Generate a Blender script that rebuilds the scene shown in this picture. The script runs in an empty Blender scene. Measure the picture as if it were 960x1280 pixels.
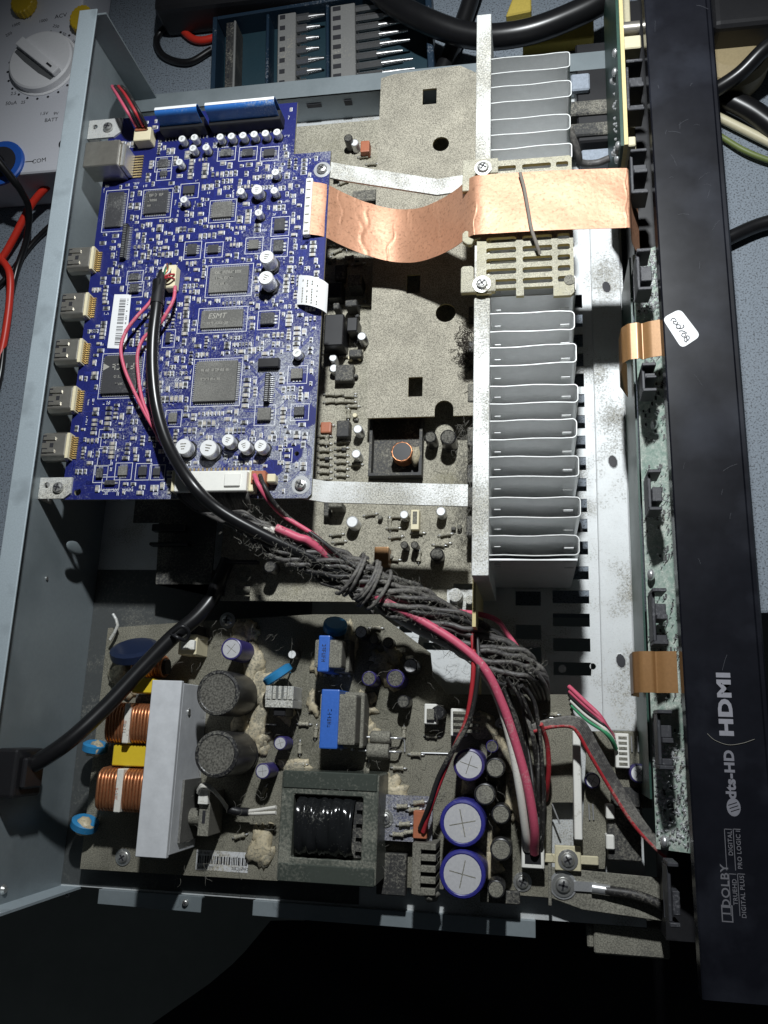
import bpy, bmesh, math, random
from mathutils import Vector, Matrix
from mathutils.geometry import tessellate_polygon

random.seed(7)
S = 0.00091                       # scene metres per drawing millimetre
scene = bpy.context.scene
col = scene.collection

# ------------------------------------------------------------------ camera
R = ((0.98516181, 0.03425788, -0.16817431),
     (-0.00816876, -0.96940648, -0.24532498),
     (-0.17143358, 0.24305858, -0.9547424))
CAM = (236.571, 86.230, 450.0)
FPX = 1073.09
cd = bpy.data.cameras.new('camera')
cam = bpy.data.objects.new('camera', cd)
col.objects.link(cam)
cam.matrix_world = Matrix(((R[0][0], -R[1][0], -R[2][0], CAM[0]*S),
                           (R[0][1], -R[1][1], -R[2][1], CAM[1]*S),
                           (R[0][2], -R[1][2], -R[2][2], CAM[2]*S),
                           (0, 0, 0, 1)))
cd.sensor_fit = 'HORIZONTAL'
cd.sensor_width = 36.0
cd.lens = 36.0*FPX/960.0
cd.clip_start = 0.01
cd.clip_end = 20.0
scene.camera = cam

# ------------------------------------------------------------------ light
world = bpy.data.worlds.new('World')
scene.world = world
world.use_nodes = True
bg = world.node_tree.nodes['Background']
bg.inputs[0].default_value = (0.75, 0.88, 1.0, 1)
bg.inputs[1].default_value = 0.02
LAMP = (228.0, 470.0, 488.0)
ld = bpy.data.lights.new('work_lamp', 'SPOT')
ld.energy = 12.3
ld.color = (0.95, 0.985, 1.0)
ld.shadow_soft_size = 0.011
ld.spot_size = math.radians(103)
ld.spot_blend = 1.0
lamp = bpy.data.objects.new('work_lamp', ld)
col.objects.link(lamp)
lamp.location = [c*S for c in LAMP]
lamp.rotation_euler = (Vector((215, 232, 20))-Vector(LAMP)).to_track_quat('-Z', 'Y').to_euler()
scene.view_settings.view_transform = 'Standard'
scene.view_settings.look = 'None'
scene.view_settings.exposure = 0.0
scene.view_settings.gamma = 1.0
scene.render.engine = 'CYCLES'
scene.cycles.max_bounces = 10
scene.cycles.diffuse_bounces = 6
scene.cycles.glossy_bounces = 8


def at(px, py, z):
    """world millimetres of the photograph's pixel on the level z"""
    a, b = (px-480.0)/FPX, (py-640.0)/FPX
    d = [R[0][i]*a+R[1][i]*b+R[2][i] for i in range(3)]
    t = (z-CAM[2])/d[2]
    return (CAM[0]+d[0]*t, CAM[1]+d[1]*t, z)


def atx(px, py, x):
    a, b = (px-480.0)/FPX, (py-640.0)/FPX
    d = [R[0][i]*a+R[1][i]*b+R[2][i] for i in range(3)]
    t = (x-CAM[0])/d[0]
    return (x, CAM[1]+d[1]*t, CAM[2]+d[2]*t)


# ------------------------------------------------------------------ materials
MATS = {}


def mat(name, colr, rough=.5, metal=0.0, dust=0.0, dustcol=(.33, .305, .24), nscale=900, var=.15,
        bump=0.0, bscale=None, patch=45, coat=0.0, spec=.5, aniso=0, col2=None, c2scale=120, c2=(.5, .62), trans=0.0, dk=(.5, 1.4), dsc=1700, grad=None, clean=()):
    if name in MATS:
        return MATS[name]
    m = bpy.data.materials.new(name)
    m.use_nodes = True
    nt = m.node_tree
    N, L = nt.nodes, nt.links
    p = N['Principled BSDF']
    p.inputs['Roughness'].default_value = rough
    p.inputs['Metallic'].default_value = metal
    p.inputs['Coat Weight'].default_value = coat
    p.inputs['Specular IOR Level'].default_value = spec
    if trans:
        p.inputs['Transmission Weight'].default_value = trans
    g = N.new('ShaderNodeNewGeometry')
    n1 = N.new('ShaderNodeTexNoise')
    n1.inputs['Scale'].default_value = nscale
    n1.inputs['Detail'].default_value = 5
    n1.inputs['Roughness'].default_value = .65
    L.new(g.outputs['Position'], n1.inputs['Vector'])
    base = N.new('ShaderNodeMix'); base.data_type = 'RGBA'; base.blend_type = 'MIX'
    c = (*colr, 1)
    base.inputs[6].default_value = (*[max(0, v*(1-var*1.6)) for v in colr], 1)
    base.inputs[7].default_value = (*[min(1, v*(1+var*1.2)) for v in colr], 1)
    L.new(n1.outputs['Fac'], base.inputs[0])
    out = base.outputs[2]
    n2 = N.new('ShaderNodeTexNoise')
    n2.inputs['Scale'].default_value = patch
    n2.inputs['Detail'].default_value = 4
    L.new(g.outputs['Position'], n2.inputs['Vector'])
    if col2:
        n3 = N.new('ShaderNodeTexNoise'); n3.inputs['Scale'].default_value = c2scale; n3.inputs['Detail'].default_value = 6
        L.new(g.outputs['Position'], n3.inputs['Vector'])
        r3 = N.new('ShaderNodeMapRange'); r3.inputs[1].default_value = c2[0]; r3.inputs[2].default_value = c2[1]
        L.new(n3.outputs['Fac'], r3.inputs[0])
        mx = N.new('ShaderNodeMix'); mx.data_type = 'RGBA'
        L.new(r3.outputs[0], mx.inputs[0]); L.new(out, mx.inputs[6]); mx.inputs[7].default_value = (*col2, 1)
        out = mx.outputs[2]
    if dust > 0:
        sx = N.new('ShaderNodeSeparateXYZ'); L.new(g.outputs['Normal'], sx.inputs[0])
        up = N.new('ShaderNodeMapRange'); up.inputs[1].default_value = -.1; up.inputs[2].default_value = .75
        up.inputs[3].default_value = .25; up.inputs[4].default_value = 1.0
        L.new(sx.outputs['Z'], up.inputs[0])
        ad = N.new('ShaderNodeMath'); ad.operation = 'ADD'
        L.new(n1.outputs['Fac'], ad.inputs[0]); L.new(n2.outputs['Fac'], ad.inputs[1])
        mr = N.new('ShaderNodeMapRange')
        lo = 1.32-dust*0.75
        mr.inputs[1].default_value = lo-.13; mr.inputs[2].default_value = lo+.13
        src = ad.outputs[0]
        if grad:
            dt = N.new('ShaderNodeVectorMath'); dt.operation = 'DOT_PRODUCT'
            dt.inputs[1].default_value = grad[0]
            L.new(g.outputs['Position'], dt.inputs[0])
            a2 = N.new('ShaderNodeMath'); a2.operation = 'ADD'; a2.inputs[1].default_value = grad[1]
            L.new(dt.outputs['Value'], a2.inputs[0])
            a3 = N.new('ShaderNodeMath'); a3.operation = 'ADD'
            L.new(a2.outputs[0], a3.inputs[0]); L.new(src, a3.inputs[1]); src = a3.outputs[0]
        for (wx, wy, wr_) in clean:             # places wiped clean of dust
            ds = N.new('ShaderNodeVectorMath'); ds.operation = 'DISTANCE'; ds.inputs[1].default_value = (wx*S, wy*S, .067*.91)
            L.new(g.outputs['Position'], ds.inputs[0])
            w1 = N.new('ShaderNodeMath'); w1.operation = 'MULTIPLY_ADD'; w1.inputs[1].default_value = .008; 
            L.new(n2.outputs['Fac'], w1.inputs[0]); L.new(ds.outputs['Value'], w1.inputs[2])
            w2 = N.new('ShaderNodeMapRange'); w2.inputs[1].default_value = wr_*S*.8+.004; w2.inputs[2].default_value = wr_*S*1.2+.004
            w2.inputs[3].default_value = -.6; w2.inputs[4].default_value = 0
            L.new(w1.outputs[0], w2.inputs[0])
            a4 = N.new('ShaderNodeMath'); a4.operation = 'ADD'
            L.new(w2.outputs[0], a4.inputs[0]); L.new(src, a4.inputs[1]); src = a4.outputs[0]
        L.new(src, mr.inputs[0])
        mu = N.new('ShaderNodeMath'); mu.operation = 'MULTIPLY'
        L.new(mr.outputs[0], mu.inputs[0]); L.new(up.outputs[0], mu.inputs[1])
        n4 = N.new('ShaderNodeTexNoise'); n4.inputs['Scale'].default_value = dsc; n4.inputs['Detail'].default_value = 3
        L.new(g.outputs['Position'], n4.inputs['Vector'])
        dc = N.new('ShaderNodeMix'); dc.data_type = 'RGBA'
        dc.inputs[6].default_value = (*[v*dk[0] for v in dustcol], 1)
        dc.inputs[7].default_value = (*[min(1, v*dk[1]) for v in dustcol], 1)
        r4 = N.new('ShaderNodeMapRange'); r4.inputs[1].default_value = .36; r4.inputs[2].default_value = .62
        L.new(n4.outputs['Fac'], r4.inputs[0]); L.new(r4.outputs[0], dc.inputs[0])
        mx = N.new('ShaderNodeMix'); mx.data_type = 'RGBA'
        nl = N.new('ShaderNodeTexNoise'); nl.inputs['Scale'].default_value = 85; nl.inputs['Detail'].default_value = 5
        L.new(g.outputs['Position'], nl.inputs['Vector'])
        rl_ = N.new('ShaderNodeMapRange'); rl_.inputs[1].default_value = .3; rl_.inputs[2].default_value = .7; rl_.inputs[3].default_value = .80; rl_.inputs[4].default_value = 1.10
        L.new(nl.outputs['Fac'], rl_.inputs[0])
        dm = N.new('ShaderNodeMix'); dm.data_type = 'RGBA'; dm.blend_type = 'MULTIPLY'; dm.inputs[0].default_value = 1
        L.new(dc.outputs[2], dm.inputs[6]); L.new(rl_.outputs[0], dm.inputs[7])
        L.new(mu.outputs[0], mx.inputs[0]); L.new(out, mx.inputs[6]); L.new(dm.outputs[2], mx.inputs[7])
        out = mx.outputs[2]
        rr = N.new('ShaderNodeMapRange'); rr.inputs[3].default_value = rough; rr.inputs[4].default_value = .95
        L.new(mu.outputs[0], rr.inputs[0]); L.new(rr.outputs[0], p.inputs['Roughness'])
        if metal > 0:
            rm = N.new('ShaderNodeMapRange'); rm.inputs[3].default_value = metal; rm.inputs[4].default_value = 0
            L.new(mu.outputs[0], rm.inputs[0]); L.new(rm.outputs[0], p.inputs['Metallic'])
    else:
        rr = N.new('ShaderNodeMapRange'); rr.inputs[3].default_value = max(.05, rough*.78); rr.inputs[4].default_value = min(1, rough*1.25)
        L.new(n2.outputs['Fac'], rr.inputs[0]); L.new(rr.outputs[0], p.inputs['Roughness'])
    L.new(out, p.inputs['Base Color'])
    if bump > 0 or dust > .3:
        bm_ = N.new('ShaderNodeBump')
        bm_.inputs['Strength'].default_value = max(bump, .35 if dust > .3 else 0)
        bm_.inputs['Distance'].default_value = .0003
        if bscale:
            nb = N.new('ShaderNodeTexNoise'); nb.inputs['Scale'].default_value = bscale; nb.inputs['Detail'].default_value = 4
            L.new(g.outputs['Position'], nb.inputs['Vector']); L.new(nb.outputs['Fac'], bm_.inputs['Height'])
        else:
            L.new(n1.outputs['Fac'], bm_.inputs['Height'])
        L.new(bm_.outputs[0], p.inputs['Normal'])
    MATS[name] = m
    return m


steel = mat('painted_steel', (.265, .305, .325), .42, .3, var=.08, nscale=500, bump=.05, col2=(.20, .235, .25), c2scale=24, c2=(.48, .66))
steel_edge = mat('flange_steel', (.42, .49, .53), .5, .2, var=.16, nscale=1500, bump=.15, col2=(.30, .35, .38), c2scale=60, c2=(.55, .7))
galv = mat('galvanised_plate', (.60, .62, .625), .55, .25, dust=.22, dustcol=(.36, .35, .31), nscale=1300, var=.14, bump=.1)
alu_dusty = mat('dusty_aluminium', (.66, .67, .66), .5, .3, dust=.42, dustcol=(.44, .43, .38), nscale=1500, var=.25)
alu = mat('bare_aluminium', (.74, .76, .79), .4, .2, var=.16, nscale=160, bump=.12, bscale=300)
fin_m = mat('fin_aluminium', (.90, .91, .91), .34, .5, var=.08, nscale=250)
fin_edge = mat('fin_cut_edge', (.62, .63, .62), .5, .2, var=.25, nscale=300)
shield_m = mat('dusty_shield_plate', (.30, .285, .235), .8, 0, dust=.85, dustcol=(.37, .345, .28), nscale=1100, var=.2, dk=(.5, 1.32), dsc=2000, patch=30)
pcb_blue = mat('blue_solder_mask', (.013, .018, .135), .38, 0, dust=.22, dustcol=(.33, .345, .38), nscale=1600, var=.25, patch=30, bump=.08, dk=(.5, 1.4), dsc=2500, grad=((2.6, -1.4, 0), .20), clean=((126, 250, 4), (127, 232, 5), (122, 214, 5), (112, 206, 4)))
pcb_edge = mat('pcb_core', (.28, .27, .20), .7)
silk = mat('white_silkscreen', (.74, .75, .78), .6, var=.2)
solder = mat('solder_tin', (.70, .71, .72), .35, .75, var=.15)
smd_m = mat('chip_component', (.50, .46, .40), .5, var=.5, nscale=400)
smd_dark = mat('dark_chip_component', (.05, .05, .052), .5, dust=.2)
ic_m = mat('chip_epoxy', (.048, .048, .052), .5, 0, dust=.16, dustcol=(.20, .20, .19), nscale=1500, dk=(.7, 1.2))
ic_dusty = mat('dusty_chip_epoxy', (.11, .108, .10), .7, 0, dust=.5, dustcol=(.20, .196, .18), nscale=1500, dk=(.75, 1.2), dsc=2500)
mark = mat('chip_marking', (.38, .37, .33), .6)
can_m = mat('capacitor_can', (.70, .71, .72), .38, .55, var=.08)
can_top = mat('capacitor_can_top', (.80, .81, .81), .5, .15, var=.1)
black_pl = mat('black_plastic', (.014, .014, .016), .42, var=.2)
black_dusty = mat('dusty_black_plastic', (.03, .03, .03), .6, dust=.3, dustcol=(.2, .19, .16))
nickel = mat('nickel_shell', (.50, .475, .42), .32, .8, var=.18, nscale=300, bump=.05)
gold = mat('gold_contact', (.50, .38, .18), .4, .6)
cream = mat('cream_connector', (.74, .67, .46), .5, var=.07)
white_pl = mat('white_connector', (.80, .79, .74), .5, var=.06, dust=.12, dustcol=(.45, .43, .36))
brown_pl = mat('brown_connector', (.42, .14, .07), .5)
paper = mat('paper_label', (.82, .83, .84), .65, var=.04)
ink = mat('black_ink', (.02, .02, .025), .6)
copper_foil = mat('copper_foil', (.54, .285, .175), .50, .35, var=.14, nscale=260, bump=.45, bscale=420, col2=(.30, .155, .09), c2scale=750, c2=(.54, .74))
copper_wire = mat('copper_wire', (.58, .25, .12), .34, .75, var=.3)
kapton = mat('brown_flex', (.30, .16, .065), .36, .25, var=.14, bump=.05)
tanpl = mat('tan_bracket', (.46, .43, .30), .7, dust=.55, dustcol=(.42, .40, .32), nscale=1300, bump=.2, dk=(.65, 1.3), dsc=2300)
tanedge = mat('tan_board_edge', (.62, .52, .25), .6)
amp_pcb = mat('dusty_amplifier_board', (.26, .24, .16), .8, dust=.75, dustcol=(.35, .33, .265), nscale=1500, var=.3, dk=(.55, 1.35), dsc=2100, patch=60)
psu_pcb = mat('dusty_power_board', (.10, .098, .07), .75, dust=.62, dustcol=(.20, .19, .15), nscale=1300, var=.4, dk=(.6, 1.35), dsc=2300, patch=38)
grn_pcb = mat('front_board', (.27, .36, .31), .5, dust=.42, dustcol=(.46, .50, .45), nscale=500, var=.25, dk=(.7, 1.2))
dkgrn = mat('dark_green_board', (.02, .06, .045), .4, var=.3)
front_bl = mat('front_panel_plastic', (.006, .0065, .010), .27, var=.4, nscale=60, patch=30, bump=.04, bscale=90, col2=(.020, .022, .030), c2scale=32, c2=(.50, .74))
bench_m = mat('bench_laminate', (.20, .235, .275), .6, var=.3, nscale=1300, col2=(.06, .068, .08), c2scale=1100, c2=(.52, .64))
floor_m = mat('floor', (.42, .44, .40), .85, var=.25, nscale=8, patch=3)
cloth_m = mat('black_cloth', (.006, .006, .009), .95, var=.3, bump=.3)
rub_black = mat('black_rubber', (.009, .009, .010), .30, var=.25, nscale=300, bump=.05, bscale=150)
rub_red = mat('red_lead', (.60, .035, .02), .38, var=.1)
wire_grey = mat('dusty_grey_wire', (.085, .08, .078), .5, dust=.30, dustcol=(.20, .19, .17), nscale=600, dk=(.7, 1.25))
wire_black = mat('black_wire', (.022, .021, .021), .5, dust=.22, dustcol=(.22, .21, .18))
wire_pink = mat('pink_wire', (.60, .10, .17), .5, dust=.15, dustcol=(.5, .35, .33))
wire_red = mat('red_wire', (.45, .03, .04), .5, dust=.15, dustcol=(.4, .25, .22))
wire_white = mat('white_wire', (.74, .72, .66), .55, dust=.2, dustcol=(.45, .42, .36))
wire_green = mat('green_wire', (.06, .32, .15), .5)
twine_m = mat('grey_twine', (.20, .18, .155), .9, bump=.5)
purple_sl = mat('purple_sleeve', (.045, .035, .16), .38, dust=.14, dustcol=(.25, .24, .22))
blue_sl = mat('blue_sleeve', (.03, .03, .22), .35, dust=.10, dustcol=(.3, .3, .3))
black_sl = mat('black_sleeve', (.02, .02, .022), .35, dust=.22, dustcol=(.18, .175, .15))
cap_top = mat('capacitor_vent_top', (.60, .60, .62), .45, .3, dust=.18, dustcol=(.38, .36, .30))
cap_top_d = mat('dusty_capacitor_top', (.045, .045, .044), .7, dust=.62, dustcol=(.11, .106, .092), dk=(.5, 1.5), dsc=1100)
grey_dusty = mat('dusty_grey_part', (.12, .115, .10), .8, dust=.7, dustcol=(.20, .193, .16), dk=(.6, 1.35))
glue_m = mat('cream_glue', (.58, .50, .34), .45, dust=.42, dustcol=(.27, .25, .19), bump=.6, bscale=300, patch=90, dk=(.7, 1.2))
yellow_pl = mat('yellow_film', (.72, .52, .03), .4, var=.06)
blue_disc = mat('blue_epoxy', (.03, .22, .46), .35, var=.1)
blue_tape = mat('blue_tape', (.04, .14, .52), .4, dust=.12, dustcol=(.25, .25, .25))
blue_ffc = mat('blue_stiffener', (.03, .15, .48), .35, dust=.22, dustcol=(.35, .42, .5), dk=(.4, 1.3))
core_m = mat('ferrite_core', (.085, .095, .08), .38, dust=.36, dustcol=(.20, .20, .165), dk=(.65, 1.3), dsc=2300, patch=60)
tape_black = mat('shiny_black_tape', (.012, .013, .014), .16, bump=.5, bscale=160, dust=.10, dustcol=(.15, .15, .13))
dk_blue = mat('dark_blue_case', (.012, .028, .05), .4, dust=.12, dustcol=(.2, .22, .25))
dk_blue2 = mat('teal_case_floor', (.01, .035, .05), .5)
grey_pl = mat('grey_plastic', (.20, .20, .195), .5, dust=.12)
bit_m = mat('bit_steel', (.5, .5, .5), .28, .9)
meter_m = mat('meter_plastic', (.60, .61, .66), .5, var=.06)
knob_m = mat('meter_knob', (.80, .80, .82), .45, var=.05)
meter_y = mat('meter_yellow', (.62, .42, .02), .45)
meter_b = mat('meter_blue', (.02, .10, .45), .4)
meter_g = mat('meter_groove', (.12, .125, .13), .5)
print_grey = mat('grey_print', (.24, .24, .27), .5)
print_dim = mat('dim_print', (.13, .13, .145), .5)
cream_pl = mat('cream_plastic', (.60, .55, .38), .5)
ochre = mat('ochre_foam', (.55, .42, .08), .8, bump=.3)
screw_m = mat('screw_steel', (.62, .62, .60), .32, .85, dust=.12)
lint_m = mat('grey_lint', (.24, .23, .20), .95)


# ------------------------------------------------------------------ geometry
class MB:
    def __init__(self):
        self.v, self.f, self.m, self.s = [], [], [], []

    def add(self, vs, fs, mi=0, smooth=False):
        o = len(self.v)
        self.v += [tuple(p) for p in vs]
        for f in fs:
            self.f.append([i+o for i in f]); self.m.append(mi); self.s.append(smooth)
        return self

    def box(self, x0, y0, z0, x1, y1, z1, mi=0, rot=0.0, piv=None):
        vs = [(x, y, z) for z in (z0, z1) for y in (y0, y1) for x in (x0, x1)]
        if rot:
            cx, cy = piv or ((x0+x1)/2, (y0+y1)/2)
            c, s = math.cos(rot), math.sin(rot)
            vs = [(cx+(x-cx)*c-(y-cy)*s, cy+(x-cx)*s+(y-cy)*c, z) for x, y, z in vs]
        return self.add(vs, [(0, 2, 3, 1), (4, 5, 7, 6), (0, 1, 5, 4), (2, 6, 7, 3), (0, 4, 6, 2), (1, 3, 7, 5)], mi)

    def hexa(self, b, t, mi=0):
        """eight corners: bottom loop b, top loop t"""
        n = len(b)
        fs = [tuple(reversed(range(n))), tuple(range(n, 2*n))]
        fs += [(i, (i+1) % n, n+(i+1) % n, n+i) for i in range(n)]
        return self.add(list(b)+list(t), fs, mi)

    def cyl(self, a, b, r, n=16, r2=None, mi=0, cap=True, smooth=True):
        a, b = Vector(a), Vector(b)
        r2 = r if r2 is None else r2
        d = (b-a).normalized()
        u = d.orthogonal().normalized(); w = d.cross(u)
        vs = []
        for p, q in ((a, r), (b, r2)):
            for i in range(n):
                t = 2*math.pi*i/n
                vs.append(p+u*math.cos(t)*q+w*math.sin(t)*q)
        self.add(vs, [(i, (i+1) % n, n+(i+1) % n, n+i) for i in range(n)], mi, smooth)
        if cap:
            self.add(vs[:n], [tuple(reversed(range(n)))], mi)
            self.add(vs[n:], [tuple(range(n))], mi)
        return self

    def lathe(self, c, prof, n=20, mis=None, smooth=True):
        """profile of (r, z) about the vertical through c"""
        vs = []
        for r, z in prof:
            for i in range(n):
                t = 2*math.pi*i/n
                vs.append((c[0]+r*math.cos(t), c[1]+r*math.sin(t), c[2]+z))
        for k in range(len(prof)-1):
            self.add([vs[k*n+i] for i in range(n)]+[vs[(k+1)*n+i] for i in range(n)],
                     [(i, (i+1) % n, n+(i+1) % n, n+i) for i in range(n)], mis[k] if mis else 0, smooth)
        self.add(vs[:n], [tuple(reversed(range(n)))], mis[0] if mis else 0)
        self.add(vs[-n:], [tuple(range(n))], mis[-1] if mis else 0)
        return self

    def tube(self, pts, r, n=7, mi=0, sub=6, twist=None):
        pts = spline(pts, sub) if sub > 1 else [Vector(p) for p in pts]
        vs = []
        u = None
        m = len(pts)
        for k, p in enumerate(pts):
            d = (pts[min(k+1, m-1)]-pts[max(k-1, 0)])
            d = d.normalized() if d.length > 1e-9 else Vector((0, 0, 1))
            if u is None:
                u = d.orthogonal().normalized()
            else:
                u = (u-d*u.dot(d)); u = u.normalized() if u.length > 1e-6 else d.orthogonal().normalized()
            w = d.cross(u)
            rr = r(k/(m-1)) if callable(r) else r
            for i in range(n):
                t = 2*math.pi*i/n
                vs.append(p+u*math.cos(t)*rr+w*math.sin(t)*rr)
        fs = []
        for k in range(m-1):
            fs += [(k*n+i, k*n+(i+1) % n, (k+1)*n+(i+1) % n, (k+1)*n+i) for i in range(n)]
        self.add(vs, fs, mi, True)
        self.add(vs[:n], [tuple(reversed(range(n)))], mi)
        self.add(vs[-n:], [tuple(range(n))], mi)
        return self

    def prism(self, poly, z0, z1, holes=(), mi=0, wmi=None):
        loops = [list(poly)]+[list(h) for h in holes]
        flat = [p for l in loops for p in l]
        tris = tessellate_polygon([[Vector((p[0], p[1], 0)) for p in l] for l in loops])
        wmi = mi if wmi is None else wmi
        top, bot = [], []
        for t in tris:
            a, b, c = [flat[i] for i in t]
            ccw = (b[0]-a[0])*(c[1]-a[1])-(b[1]-a[1])*(c[0]-a[0]) > 0
            tt = t if ccw else tuple(reversed(t))
            top.append(tuple(tt)); bot.append(tuple(reversed(tt)))
        self.add([(x, y, z1) for x, y in flat], top, mi)
        self.add([(x, y, z0) for x, y in flat], bot, mi)
        for li, l in enumerate(loops):
            area = sum(l[i][0]*l[(i+1) % len(l)][1]-l[(i+1) % len(l)][0]*l[i][1] for i in range(len(l)))
            if (area < 0) == (li == 0):
                l = l[::-1]
            n = len(l)
            self.add([(x, y, z0) for x, y in l]+[(x, y, z1) for x, y in l],
                     [(i, (i+1) % n, n+(i+1) % n, n+i) for i in range(n)], wmi)
        return self

    def sheet(self, f, nu, nv, th, mi=0):
        """curved sheet: f(u, v) -> point, thickened by th along its normal"""
        P = [[Vector(f(i/nu, j/nv)) for j in range(nv+1)] for i in range(nu+1)]
        top, bot = [], []
        for i in range(nu+1):
            for j in range(nv+1):
                a = P[min(i+1, nu)][j]-P[max(i-1, 0)][j]
                b = P[i][min(j+1, nv)]-P[i][max(j-1, 0)]
                n = a.cross(b).normalized()
                top.append(P[i][j]+n*th*.5); bot.append(P[i][j]-n*th*.5)
        w = nv+1
        fs = [(i*w+j, (i+1)*w+j, (i+1)*w+j+1, i*w+j+1) for i in range(nu) for j in range(nv)]
        self.add(top, fs, mi, True)
        self.add(bot, [tuple(reversed(q)) for q in fs], mi, True)
        rim = [i*w for i in range(nu)]+[nu*w+j for j in range(nv)]+[(nu-i)*w+nv for i in range(nu)]+[nv-j for j in range(nv)]
        k = len(rim)
        self.add([top[i] for i in rim]+[bot[i] for i in rim], [(i, k+i, k+(i+1) % k, (i+1) % k) for i in range(k)], mi)
        return self

    def blob(self, c, rx, ry, rz, amp=.25, nu=14, nv=8, seed=0, mi=0):
        rnd = random.Random(seed)
        ph = [rnd.uniform(0, 6.28) for _ in range(6)]
        vs = []
        for j in range(nv+1):
            th = math.pi*j/nv
            for i in range(nu):
                t = 2*math.pi*i/nu
                k = 1+amp*(math.sin(2*t+ph[0])*.45+math.sin(3*t+ph[1]+th*2)*.4+math.sin(5*t+ph[2]+th)*.3+math.sin(7*t+ph[3]-th*3)*.18)*math.sin(th)
                vs.append((c[0]+rx*k*math.sin(th)*math.cos(t), c[1]+ry*k*math.sin(th)*math.sin(t), c[2]+rz*math.cos(th)))
        fs = [(j*nu+i, (j+1)*nu+i, (j+1)*nu+(i+1) % nu, j*nu+(i+1) % nu) for j in range(nv) for i in range(nu)]
        return self.add(vs, fs, mi, True)

    def build(self, name, mats, parent=None, bevel=0.0, seg=1, origin=None):
        me = self.mesh(name, mats, bevel, seg, origin)
        return link(name, me[0], parent, me[1])

    def mesh(self, name, mats, bevel=0.0, seg=1, origin=None):
        if not isinstance(mats, (list, tuple)):
            mats = [mats]
        if origin is None:
            xs, ys, zs = zip(*self.v)
            origin = ((min(xs)+max(xs))/2, (min(ys)+max(ys))/2, min(zs))
        me = bpy.data.meshes.new(name)
        me.from_pydata([((x-origin[0])*S, (y-origin[1])*S, (z-origin[2])*S) for x, y, z in self.v], [], self.f)
        for m in mats:
            me.materials.append(m)
        me.polygons.foreach_set('material_index', self.m)
        me.polygons.foreach_set('use_smooth', self.s)
        if bevel > 0:
            bm = bmesh.new(); bm.from_mesh(me)
            bmesh.ops.remove_doubles(bm, verts=bm.verts, dist=1e-7)
            es = [e for e in bm.edges if len(e.link_faces) == 2 and e.calc_face_angle(0) > .6]
            bmesh.ops.bevel(bm, geom=es, offset=bevel*S, segments=seg, affect='EDGES', profile=.6, clamp_overlap=True)
            bm.to_mesh(me); bm.free()
        me.update()
        return me, origin


ORG = {}


def link(name, me, parent, origin):
    o = bpy.data.objects.new(name, me)
    col.objects.link(o)
    po = (0, 0, 0)
    if parent is not None:
        o.parent = parent
        po = ORG[parent.name]
    o.location = [(origin[i]-po[i])*S for i in range(3)]
    ORG[o.name] = tuple(origin)
    return o


def spline(pts, sub):
    pts = [Vector(p) for p in pts]
    if len(pts) < 3:
        sub = max(1, sub//2)
    P = [pts[0]*2-pts[1]]+pts+[pts[-1]*2-pts[-2]]
    out = []
    for i in range(1, len(P)-2):
        p0, p1, p2, p3 = P[i-1:i+3]
        for k in range(sub):
            t = k/sub
            out.append(.5*((2*p1)+(p2-p0)*t+(2*p0-5*p1+4*p2-p3)*t*t+(3*p1-p0-3*p2+p3)*t**3))
    out.append(pts[-1].copy())
    return out


def tag(o, label, cat, group=None):
    o['label'] = label; o['category'] = cat
    if group:
        o['group'] = group
    return o


def thing(name, label, cat, loc=(0, 0, 0), group=None):
    o = link(name, None, None, loc)
    o.empty_display_size = .01
    return tag(o, label, cat, group)


def struct(o):
    o['kind'] = 'structure'
    return o


def stuff(o):
    o['kind'] = 'stuff'
    return o


CACHE = {}


def cached(key, make, name, mats, bevel=0.0, seg=1):
    """mesh built once about (0,0,0)"""
    if key not in CACHE:
        CACHE[key] = make().mesh(name, mats, bevel, seg, (0, 0, 0))[0]
    return CACHE[key]


def place(name, me, parent, loc, rz=0.0):
    o = link(name, me, parent, loc)
    o.rotation_euler[2] = rz
    return o


def circle(x, y, r, n=16, a0=0):
    return [(x+r*math.cos(a0+2*math.pi*i/n), y+r*math.sin(a0+2*math.pi*i/n)) for i in range(n)]


def rect(x0, y0, x1, y1):
    return [(x0, y0), (x1, y0), (x1, y1), (x0, y1)]


def lettering(name, s, loc, size, rot, m, parent, thick=.06, shear=0.0, sx=1.0):
    cu = bpy.data.curves.new(name, 'FONT')
    cu.body = s; cu.size = size*S; cu.extrude = thick*S*.5; cu.shear = shear
    cu.align_x = 'CENTER'; cu.align_y = 'CENTER'; cu.resolution_u = 3
    t = bpy.data.objects.new(name, cu)
    col.objects.link(t)
    dg = bpy.context.evaluated_depsgraph_get()
    me = bpy.data.meshes.new_from_object(t.evaluated_get(dg))
    bpy.data.objects.remove(t)
    if sx != 1.0:
        for v in me.vertices:
            v.co.x *= sx
    me.materials.clear(); me.materials.append(m)
    o = link(name, me, parent, loc)
    o.rotation_euler = rot if isinstance(rot, tuple) else (0, 0, rot)
    return o


def screw(parent, x, y, z, r=3.2, m=None, washer=True):
    def mk():
        b = MB()
        if washer:
            b.lathe((0, 0, 0), [(r*1.45, 0), (r*1.45, .5), (r*1.05, .55)], 18)
        b.lathe((0, 0, .5), [(r, 0), (r*.97, .7), (r*.8, 1.35), (r*.45, 1.65), (.01, 1.7)], 16)
        for a in (0.4, 0.4+math.pi/2):
            b.box(-r*.6, -r*.13, 2.12, r*.6, r*.13, 2.24, 1, a, (0, 0))
        return b
    me = cached(('screw', r, washer, m.name if m else ''), mk, 'screw', [m or screw_m, ink])
    return place('screw', me, parent, (x, y, z), random.uniform(0, 1.5))


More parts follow.
